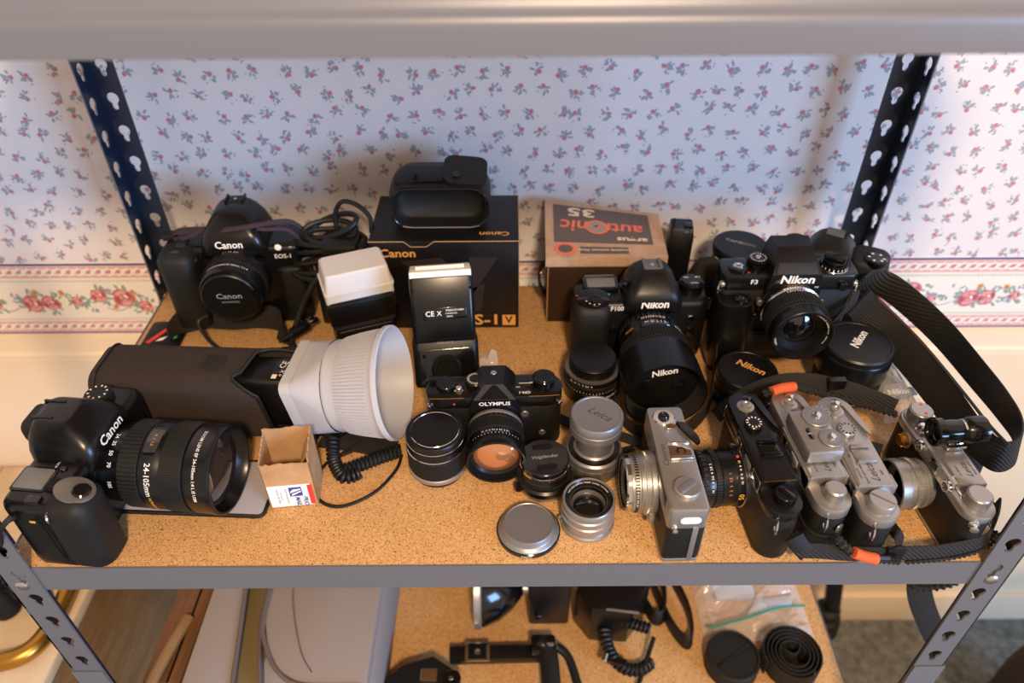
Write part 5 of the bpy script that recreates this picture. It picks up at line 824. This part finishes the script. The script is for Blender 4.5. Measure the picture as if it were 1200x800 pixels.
for sx in (-1, 1): part('strap_lug', T, 'chrome', MB().tube([(sx*76+2*cos(t), -14+4*cos(t), 98+6*sin(t)) for t in [2*pi*i/14 for i in range(14)]], 1.2, 6, closed=True)); part('lug_base', T, 'chrome_satin', MB().ball((sx*73, -14, 104), 4, 12))
part('self_timer', T, 'black_gloss', MB().cyl(8, 0, 6, 1, 26, TR(-52, -19, 84) @ FRONT)); part('preview_button', T, 'dull_metal', MB().cyl(4, 0, 8, .6, 18, TR(-31, -19, 86) @ FRONT)); part('mirror_lever', T, 'black_gloss', MB().cyl(5, 0, 5, .6, 18, TR(-31, -19, 64) @ FRONT)); part('sync_socket', T, 'black_gloss', MB().cyl(5, 0, 4, .6, 18, TR(58, -19, 104) @ FRONT)); part('lens_release', T, 'chrome', MB().cyl(3.6, 0, 4, .6, 16, TR(38, -19, 84) @ FRONT)); part('strap_end', T, 'webbing', MB().ribbon(cr([(76, -16, 96), (72, -24, 84), (58, -30, 66), (46, -30, 52)], 5), (.7, .3, .4), 9, 2))
LM = TR(2, -19, 80) @ FRONT @ Matrix.Diagonal((1, 1, 1.06, 1))
L = part('lens', T, 'black_satin', MB().lathe([(33, 0), (33, 6), (32, 7), (32, 15), (31.4, 16), (31.4, 40), (32.6, 42), (32.6, 55), (31.6, 56), (30, 56), (25.5, 47), (20, 45)], 64, LM, cap=(True, False))); part('aperture_ring', L, 'black_rubber', MB().gear(34, 2, 7, 40, .9, M=LM)); part('silver_band', L, 'chrome', MB().lathe([(32, 13), (33.4, 13.6), (33.4, 16), (32, 16.6)], 64, LM, cap=(False, False)), label='bright silver band'); part('focus_ring', L, 'black_rubber', MB().gear(33.2, 22, 36, 60, .8, M=LM)); part('focus_ring', L, 'black_rubber', MB().gear(33.2, 36.6, 41, 60, .8, M=LM))
part('meter_coupler', L, 'silver', MB().box(4, 34, 4, 14, 2.4, 7, 1, .4, LM)); part('inner_barrel', L, 'black_satin', MB().lathe([(30, 55.6), (25.3, 46.6), (18, 44), (17, 40)], 48, LM, cap=(False, False))); part('front_element', L, 'dark_glass', MB().lathe([(18, 40), (12, 43.6), (5, 45.4), (0, 45.8)], 40, LM)); ring_text(T, 'NIKKOR 35mm 1:1.4   767012', 3.6, 27.9, 20, 52.4, mode='face', flip=False, M=LM, par=L); ring_text(T, 'Nikon', 4, 27.9, 200, 52.4, mode='face', flip=False, M=LM, par=L); ring_text(T, '16 11 8 5.6 4 2.8 2', 3.4, 33.0, 90, 19.4, M=LM, par=L)
ring_text(T, '1.4 2 2.8 4 5.6', 3.2, 32.3, 90, 10, 'gold_print', M=LM, par=L)

# ------------------------------------------------------------------ lenses around it
T = thing('camera_lens', 'upright lens with big round cap and white band against the wall', 'lens', (0.289, 0.399, 0.0006), 0, 'loose lenses standing on the shelf')
part('barrel', T, 'black_satin', MB().lathe([(29, 0), (32, 1), (32, 30), (31, 31), (31, 62), (32.6, 64), (32.6, 76), (31, 77)], 56)); part('focus_ring', T, 'black_rubber', MB().gear(32.8, 34, 58, 70, .8)); part('white_band', T, 'white_print', MB().ticks(32.8, 73, 180, 360, 9, 7, 2.6), flat=True); part('lens_cap', T, 'black_plastic', MB().lathe([(32, 76), (33.4, 77), (33.4, 84), (32, 86), (0, 86)], 56)); part('lettering', T, 'grey_print', MB().text('TAMRON', 8, TR(0, 2, 86.3) @ RZ(-28), bold=.02, sx=1.1), flat=True)
T = thing('camera_lens', 'black lens with gold lettering on its cap, before the hand grip camera', 'lens', (0.2615, 0.2175, 0.0006), 0, 'loose lenses standing on the shelf')
part('barrel', T, 'black_satin', MB().lathe([(30, 0), (33, 1), (34, 3), (34, 16), (32.6, 18), (32.6, 30), (31, 32)], 60)); part('focus_ring', T, 'black_rubber', MB().gear(34.6, 8, 17, 60, .8)); part('mount_ring', T, 'dull_metal', MB().lathe([(33, 1), (34.6, 2), (34.6, 4), (33, 5)], 56, cap=(False, False))); part('lens_cap', T, 'black_plastic', MB().lathe([(31, 31), (32.4, 32), (32.4, 40), (31, 41.6), (28.6, 41.6), (28, 41), (0, 41)], 60)); part('lettering', T, 'gold_print', MB().text('Nikon', 13, TR(4, 3, 41.3) @ RZ(-38), bold=.03, shear=.12), flat=True)
T = thing('camera_lens', 'thick black lens with white lettering on its cap beside the wide strap loop', 'lens', (0.3805, 0.2335, 0.0006), 0, 'loose lenses standing on the shelf')
part('barrel', T, 'black_satin', MB().lathe([(32, 0), (35, 1), (35, 12), (34, 13), (34, 26), (37, 30), (38, 32), (38, 56), (36.6, 58)], 60)); part('focus_ring', T, 'black_rubber', MB().gear(36, 14, 26, 60, .9)); part('mount_ring', T, 'brass', MB().lathe([(34.6, 1), (35.6, 2), (35.6, 4), (34.6, 5)], 56, cap=(False, False))); part('gold_scale', T, 'gold_print', MB().arctext('22 16 11 8 5.6 4 2.8', 4.6, 35.2, 268, None, 'side', True, 8), flat=True); part('lens_cap', T, 'black_plastic', MB().lathe([(36, 57), (37.6, 58), (37.6, 64), (36, 66), (33, 66), (32.4, 65.4), (0, 65.4)], 60)); part('lettering', T, 'white_print', MB().text('Nikon', 13, TR(2, 4, 65.7) @ RZ(52), bold=.03, shear=.12), flat=True)

# ------------------------------------------------------------------ digital body behind, remote and pouch
T = thing('digital_camera', 'black digital camera partly hidden behind the right film camera at the rear post', 'camera', (0.388, 0.362, 0.0006), -28)
slr_shell(T, 128, 92, 44, gx=34, gd=10, gh=96, hx=-4, hw=56, hh=26, mb='black_plastic', gback=2)
part('shoulder', T, 'black_rubber', MB().prism(rrect(44, 46, 14, 5, 40, 0), 60, 106, 8, seg=3)); part('mode_dial', T, 'black_gloss', MB().gear(13, 100, 108, 40, .6, M=TR(46, -10) ).lathe([(12, 108), (11, 109), (0, 109)], 28, TR(46, -10))); part('dial_marks', T, 'white_print', MB().ticks(8, 109.2, 0, 320, 6, 2.4, 3, TR(46, -10), mode='face'), flat=True); part('lettering', T, 'white_print', MB().text('D70', 8, TR(46, -23.6, 86) @ FRONT, bold=.015), flat=True); part('red_mark', T, 'red_print', MB().box(30, -23, 80, 4, .8, 4, .4, .2)); part('hot_shoe', T, 'dull_metal', MB().box(-4, 8, 118.4, 20, 16, 2, .4, .3)); part('eyecup', T, 'black_rubber', MB().lathe([(14, 0), (14, 5), (11, 7), (0, 7)], 28, TR(-44, 6, 94))); part('strap_ring', T, 'dull_metal', MB().tube([(-60+6*cos(t), 4, 90+6*sin(t)) for t in [2*pi*i/4 for i in range(4)]], 1, 6, closed=True))
T = thing('remote_control', 'tall slim black remote unit standing right of the brown box', 'remote', (0.211, 0.392, 0.0006), -6)
part('case', T, 'black_satin', MB().loft([[(x, y, z) for x, y in rrect(28, 30, 3, 3)] for z in (0, 108)]+[[(x, y+2, 118) for x, y in rrect(26, 24, 3, 3)]])); part('battery_cap', T, 'black_gloss', MB().box(7, -4, 119, 9, 10, 5, 2, .6)); part('switch', T, 'dull_metal', MB().box(5, -10, 114, 6, 4, 4, 1, .4)); part('antenna', T, 'black_plastic', MB().cyl(1.6, 116, 126, .4, 10, TR(-10, 0)))
T = thing('lens_pouch', 'small rounded black pouch on the board just right of the slim remote', 'pouch', (0.249, 0.378, 0.0006), 0)
part('pouch_body', T, 'felt_black', MB().lathe([(18, 0), (22, 4), (23, 30), (22, 58), (17, 70), (9, 76), (0, 78)], 36)); part('draw_cord', T, 'cord_black', MB().tube([(23*cos(t), 23*sin(t), 52) for t in [2*pi*i/24 for i in range(24)]], 1.4, 6, closed=True))
# plastic bag with tagged strap
T = thing('plastic_bag', 'crumpled clear plastic bag holding a folded black strap by the right edge', 'plastic bag', (0.428, 0.222, 0.0008), 0)
V = []; F = []; n = 9
for i in range(n):
    for j in range(n): V.append((-26+52*i/(n-1)+rnd.uniform(-1, 1), -50+108*j/(n-1)+rnd.uniform(-1, 1), 13+9*sin(pi*i/(n-1))*sin(pi*j/(n-1))+rnd.uniform(-2, 3) if 0 < i < n-1 and 0 < j < n-1 else 2+rnd.uniform(0, 4)))
for i in range(n-1):
    for j in range(n-1): k = i*n+j; F.append((k, k+n, k+n+1, k+1))
part('bag_film', T, 'clear_plastic', MB().add(V, F), flat=True)
part('folded_strap', T, 'nylon', MB().loft([[(x, y, z) for x, y in ((-20, -16), (18, -12), (10, 24), (-6, 36), (-22, 18))] for z in (1, 11)])); part('strap_tag', T, 'black_satin', MB().box(0, -13, 13, 40, 12, 2, 1, .4, RZ(6))); part('lettering', T, 'white_print', MB().text('Nikon', 11, TR(3, -13, 14.3) @ RZ(6), bold=.03, shear=.15), flat=True)

# ------------------------------------------------------------------ lower shelf
LZ = -419.2
def low(name, label, cat, x, y, rz=0, **k): return thing(name, label, cat, (x*.001, y*.001, LZ*.001), rz, **k)
T = low('camera_bag', 'open grey padded camera bag with piped edges on the lower shelf', 'bag', -270, 170)
part('bag_body', T, 'bag_grey', MB().prism(rrect(212, 290, 20, 5), 0, 128, 6)); part('interior', T, 'khaki', MB().box(-48, 0, 126, 44, 270, 8, 4, 1)); 
part('divider', T, 'bag_trim', MB().ribbon(cr([(-34, 140, 134), (-40, 40, 136), (-38, -60, 134), (-20, -140, 130)], 6), (0, 0, 1), 22, 5))
lid = [(-34, -60), (-20, -100), (0, -128), (30, -144), (106, -146), (106, 146), (-36, 146)]
L = part('lid', T, 'bag_grey', MB().prism(lid, 128, 150, 5)); part('piping', L, 'bag_trim', MB().tube(cr([(-36, 144, 149), (-35, 40, 149), (-34, -60, 149), (-20, -100, 149), (0, -128, 149), (30, -144, 149), (100, -146, 149)], 6), 3, 8)); part('fold_seam', L, 'bag_trim', MB().tube(cr([(-6, 140, 150.5), (-8, 40, 150.5), (-4, -30, 150.5), (20, -100, 150.5), (40, -130, 150.5)], 6), .9, 6))
part('side_wall', T, 'bag_grey', MB().prism([(-112, -146), (-52, -146), (-64, -60), (-76, 30), (-80, 146), (-112, 146)], 100, 146, 6)); part('side_piping', T, 'bag_trim', MB().tube(cr([(-50, -146, 146), (-62, -60, 146), (-74, 30, 146), (-78, 146, 146)], 6), 3, 8)); part('end_pocket', T, 'bag_grey', MB().prism(rrect(24, 70, 11, 5, -97, -108), 0, 120, 12, seg=3)); part('pocket_tab', T, 'bag_trim', MB().box(-100, -108, 120, 18, 34, 3, 3, 1))
T = low('wooden_case', 'brown wooden case with rounded tan handle left of the grey bag', 'case', -411, 190, -1)
part('case_body', T, 'wood_brown', MB().box(0, 0, 64, 46, 300, 128, 4, 2)); part('lid_seam', T, 'matte_black', MB().box(8, 0, 128.4, 2.5, 300, 1, .2, .1)); part('handle', T, 'wood_tan', MB().tube(cr([(-4, -152, 92), (-10, -168, 110), (-8, -160, 132), (0, -120, 138), (8, -70, 134)], 6), [7]*25, 10))
T = low('flash_unit', 'old black flash with silver rimmed bowl reflector on the lower shelf', 'flash', -46, 208)
part('reflector', T, 'black_gloss', MB().lathe([(54, 0), (52, 12), (44, 32), (30, 50), (14, 62), (8, 66)], 48, TR(0, 0, 56) @ RY(90), cap=(False, False))); part('reflector_rim', T, 'chrome_satin', MB().lathe([(51, -3), (55, -2), (55, 6), (53, 8), (50, 4), (40, 28), (24, 46), (0, 54)], 48, TR(0, 0, 56) @ RY(90), cap=(False, False)), label='silver reflector bowl'); part('bulb_neck', T, 'chrome_satin', MB().cyl(9, 62, 76, 1, 24, TR(0, 0, 56) @ RY(90))); part('flash_body', T, 'black_plastic', MB().box(102, -2, 50, 58, 44, 100, 5, 2)); part('knob', T, 'black_gloss', MB().cyl(5, 0, 8, .8, 18, TR(86, -24, 30) @ FRONT))
T = low('flash_bracket', 'black angled flash bracket with silver hot shoe clamp on the lower shelf', 'bracket', -10, 131, 1)
part('rail', T, 'black_paint', MB().box(-8, 0, 16, 128, 20, 14, 1.5, .8)); part('clamp_frame', T, 'chrome', MB().box(-34, 0, 24.5, 34, 27, 2.4, 1, .5)); part('clamp_plate', T, 'matte_black', MB().box(-34, 0, 26, 25, 22, 1.4, .6, .3)); part('clamp_screw', T, 'chrome', MB().lathe([(4.6, 26.6), (4.2, 28.4), (2.4, 28.4), (2, 27)], 20, TR(-34, -2))); part('grip', T, 'black_rubber', MB().tube(cr([(52, 8, 24), (62, -4, 24), (64, -40, 22), (64, -80, 20), (62, -108, 18)], 6), 13, 14)); part('grip_cap', T, 'black_gloss', MB().box(56, 6, 24, 34, 24, 22, 4, 2)); part('cap_plate', T, 'chrome_satin', MB().box(62, 2, 36, 16, 5, 1.4, .5, .3)); part('cable', T, 'cord_black', MB().tube(cr([(74, 8, 20), (90, -6, 16), (100, -40, 10), (108, -90, 6), (118, -120, 6)], 6), 6, 10))
T = low('flash_bracket', 'black moulded flash grip with ridged coiled lead right of the bowl reflector', 'grip', 138, 184, -20)
part('grip_block', T, 'black_satin', MB().prism([(-44, -14), (-16, -34), (34, -20), (50, 30), (20, 60), (-44, 60)], 0, 84, 6)); part('metal_edge', T, 'chrome_satin', MB().box(18, -26, 82, 44, 3, 2, .4, .3, RZ(12))); part('coil_lead', T, 'cord_black', MB().tube([Vector(p)-Vector((128, 186, 0)) for p in coil([(120, 158, 34), (128, 128, 24), (146, 112, 16), (168, 112, 14), (182, 122, 12)], 7, 6, 2.6, 10)], 2.6, 6, RZ(20))); part('coil_lead', T, 'cord_black', MB().tube([Vector(p)-Vector((128, 186, 0)) for p in coil([(134, 166, 50), (158, 160, 46), (184, 158, 36)], 6, 6, 2.4, 10)], 2.4, 6, RZ(20))); part('lever', T, 'black_gloss', MB().box(28, -62, 24, 30, 10, 10, 2, 1)); part('plug', T, 'chrome', MB().cyl(4, 0, 12, .6, 14, TR(14, -62, 34) @ FRONT)); part('rod', T, 'black_paint', MB().tube([(70, -14, 30), (66, -60, 14), (62, -92, 8)], 3.2, 8))
T = low('folded_camera', 'black folding camera corner with chrome clasp at the lower shelf front', 'camera', -112, 84)
part('body', T, 'black_leather', MB().prism([(-52, -40), (52, -40), (46, 10), (10, 34), (-30, 22), (-54, 0)], 0, 40, 4)); part('clasp', T, 'chrome', MB().box(6, 6, 41, 22, 16, 3, 1, .6)); part('knob', T, 'black_gloss', MB().cyl(13, 38, 48, 1.5, 28, TR(36, -2))); part('knob_pin', T, 'chrome', MB().cyl(3, 48, 50, .4, 14, TR(36, -2)))
T = low('camera_strap', 'black leather strap loop on the lower shelf beside the clear zip bag', 'strap', 0, 0); part('strap_band', T, 'black_leather', MB().ribbon(cr([(140, 270, 40), (172, 240, 30), (196, 200, 22), (206, 182, 20), (220, 186, 20), (226, 220, 24), (222, 270, 30)], 6), (0, .3, 1), 26, 3)); part('strap_band', T, 'black_leather', MB().ribbon(cr([(206, 270, 22), (216, 220, 18), (230, 170, 16), (246, 146, 16), (256, 158, 16), (256, 200, 18), (238, 260, 20)], 6), (0, .3, 1), 24, 3))
T = low('zip_bag', 'clear zip bag with a green seal stripe at the right of the lower shelf', 'plastic bag', 352, 212, 2)
V = []; F = []; n = 12
for i in range(n):
    for j in range(n): V.append((-78+156*i/(n-1), -56+130*j/(n-1), (10+10*sin(i*.9)*cos(j*.8)+rnd.uniform(-2, 4)) if 0 < i < n-1 and 0 < j < n-1 else 2))
for i in range(n-1):
    for j in range(n-1): k = i*n+j; F.append((k, k+n, k+n+1, k+1))
part('bag_film', T, 'clear_plastic', MB().add(V, F), flat=True); part('seal', T, 'seal_green', MB().ribbon(cr([(-74, -42, 16), (-20, -34, 24), (30, -20, 24), (76, -12, 14)], 6), (0, 1, 0), 4, 1), label='green seal stripe'); part('contents', T, 'frosted', MB().box(-20, 26, 8, 60, 40, 10, 6, 2)); part('contents', T, 'frosted', MB().prism([(-10, -20), (60, -6), (66, 8), (10, 4)], 3, 12, 2))
T = low('push_on_cap', 'large round black push-on cap with a ridge on the lower shelf', 'lens cap', 304, 122, 32)
part('cap_cup', T, 'black_rubber', MB().lathe([(34, 0), (36, 1), (36, 26), (34.5, 28), (32, 28), (31, 25), (0, 25)], 56)); part('ridge', T, 'black_plastic', MB().box(0, 0, 26.4, 58, 3, 2.4, .6, .4))
T = low('rolled_strap', 'rolled up black webbing strap next to the round black cap, lower shelf', 'strap', 384, 122)
sp_ = [Vector(((16+24*k/130)*cos(k*.22), (16+24*k/130)*sin(k*.22), 17)) for k in range(131)]
part('webbing_roll', T, 'webbing', MB().ribbon(sp_, (0, 0, 1), 34, 2.0)); part('inner_tail', T, 'webbing', MB().ribbon(cr([(-12, 6, 20), (0, -4, 26), (10, 8, 22), (4, 12, 18)], 5), (0, 0, 1), 24, 2))

# ------------------------------------------------------------------ round about the unit
HS = [(468, 120, 30), (476, 120, -30), (480, 120, -120), (490, 120, -200), (512, 120, -260), (560, 120, -345)]
HC = [(470, 116, -60), (462, 114, -170), (478, 112, -206), (505, 112, -212), (530, 112, -196), (540, 116, -150), (520, 118, -60)]
T = thing('hanging_strap', 'black webbing strap with braided cord hanging down beside the right front post', 'strap', (0, 0, 0))
part('strap_band', T, 'webbing', MB().ribbon(cr(HS, 6), (1, .1, 0), 30, 3)); chain(T, HC, 4, 7)
T = thing('tripod', 'black tripod leg with locking collar standing on the carpet beyond the shelf', 'tripod', (0.64, 0.37, FZ*.001))
part('leg', T, 'black_satin', MB().tube([(-72, 10, 420), (-20, 10, 150)], 15, 20)); part('lock_collar', T, 'black_rubber', MB().lathe([(15, 0), (22, 4), (22, 22), (18, 26), (24, 32), (24, 52), (18, 58), (22, 64), (22, 84), (15, 90)], 28, TR(-22, 10, 130) @ RY(-11))); part('lower_leg', T, 'black_satin', MB().tube([(-20, 10, 150), (2, 10, 14)], 11, 16)); part('foot', T, 'black_rubber', MB().lathe([(14, 0), (15, 4), (13, 22), (11, 26)], 20, TR(4, 10, 0)))
T = thing('nylon_bag', 'dark nylon bag standing on the carpet at the right edge of the picture', 'bag', (0.975, 0.10, FZ*.001))
part('bag_body', T, 'nylon', MB().loft([[(x, y, z) for x, y in rrect(w, d, 60, 6)] for w, d, z in ((240, 300, 0), (280, 330, 60), (290, 330, 260), (270, 310, 400), (200, 240, 500), (120, 140, 530))]), ang=60); part('carry_handle', T, 'webbing', MB().ribbon(cr([(-50, 0, 520), (-40, 0, 570), (0, 0, 590), (40, 0, 570), (50, 0, 520)], 6), (0, 1, 0), 32, 4))
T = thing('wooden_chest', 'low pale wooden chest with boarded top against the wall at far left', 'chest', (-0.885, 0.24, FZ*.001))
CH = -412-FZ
part('chest_body', T, 'wood_tan', MB().box(0, 0, CH/2-10, 500, 470, CH-20, 2, 2))  # side shade painted in: body colour browner than the pale top boards
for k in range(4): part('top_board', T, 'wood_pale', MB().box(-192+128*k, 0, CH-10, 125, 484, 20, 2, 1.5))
T = thing('brass_tube', 'curved brass tube lying on the pale chest at lower left', 'tube', (0, 0, 0)); part('bent_tube', T, 'brass', MB().tube(cr([(-860, 118, -398), (-760, 114, -398), (-700, 120, -398), (-665, 134, -398), (-650, 165, -398), (-650, 215, -398), (-655, 300, -398), (-656, 420, -398)], 8), 13, 14)); part('tube_finial', T, 'brass', MB().ball((-656, 425, -398), 13.4, 14))
T = thing('binoculars', 'small black binoculars standing on the pale chest near the left post', 'binoculars', (-0.712, 0.214, -0.4115), 20)
for sx in (-1, 1): part('barrel', T, 'black_rubber', MB().lathe([(16, 0), (18, 2), (18, 40), (14, 50), (13, 66), (15, 70), (15, 78), (0, 78)], 28, TR(sx*21, 0, 0)))
part('bridge', T, 'black_plastic', MB().box(0, 0, 40, 20, 14, 30, 3, 1)); part('focus_wheel', T, 'black_gloss', MB().gear(8, 58, 70, 24, .6))
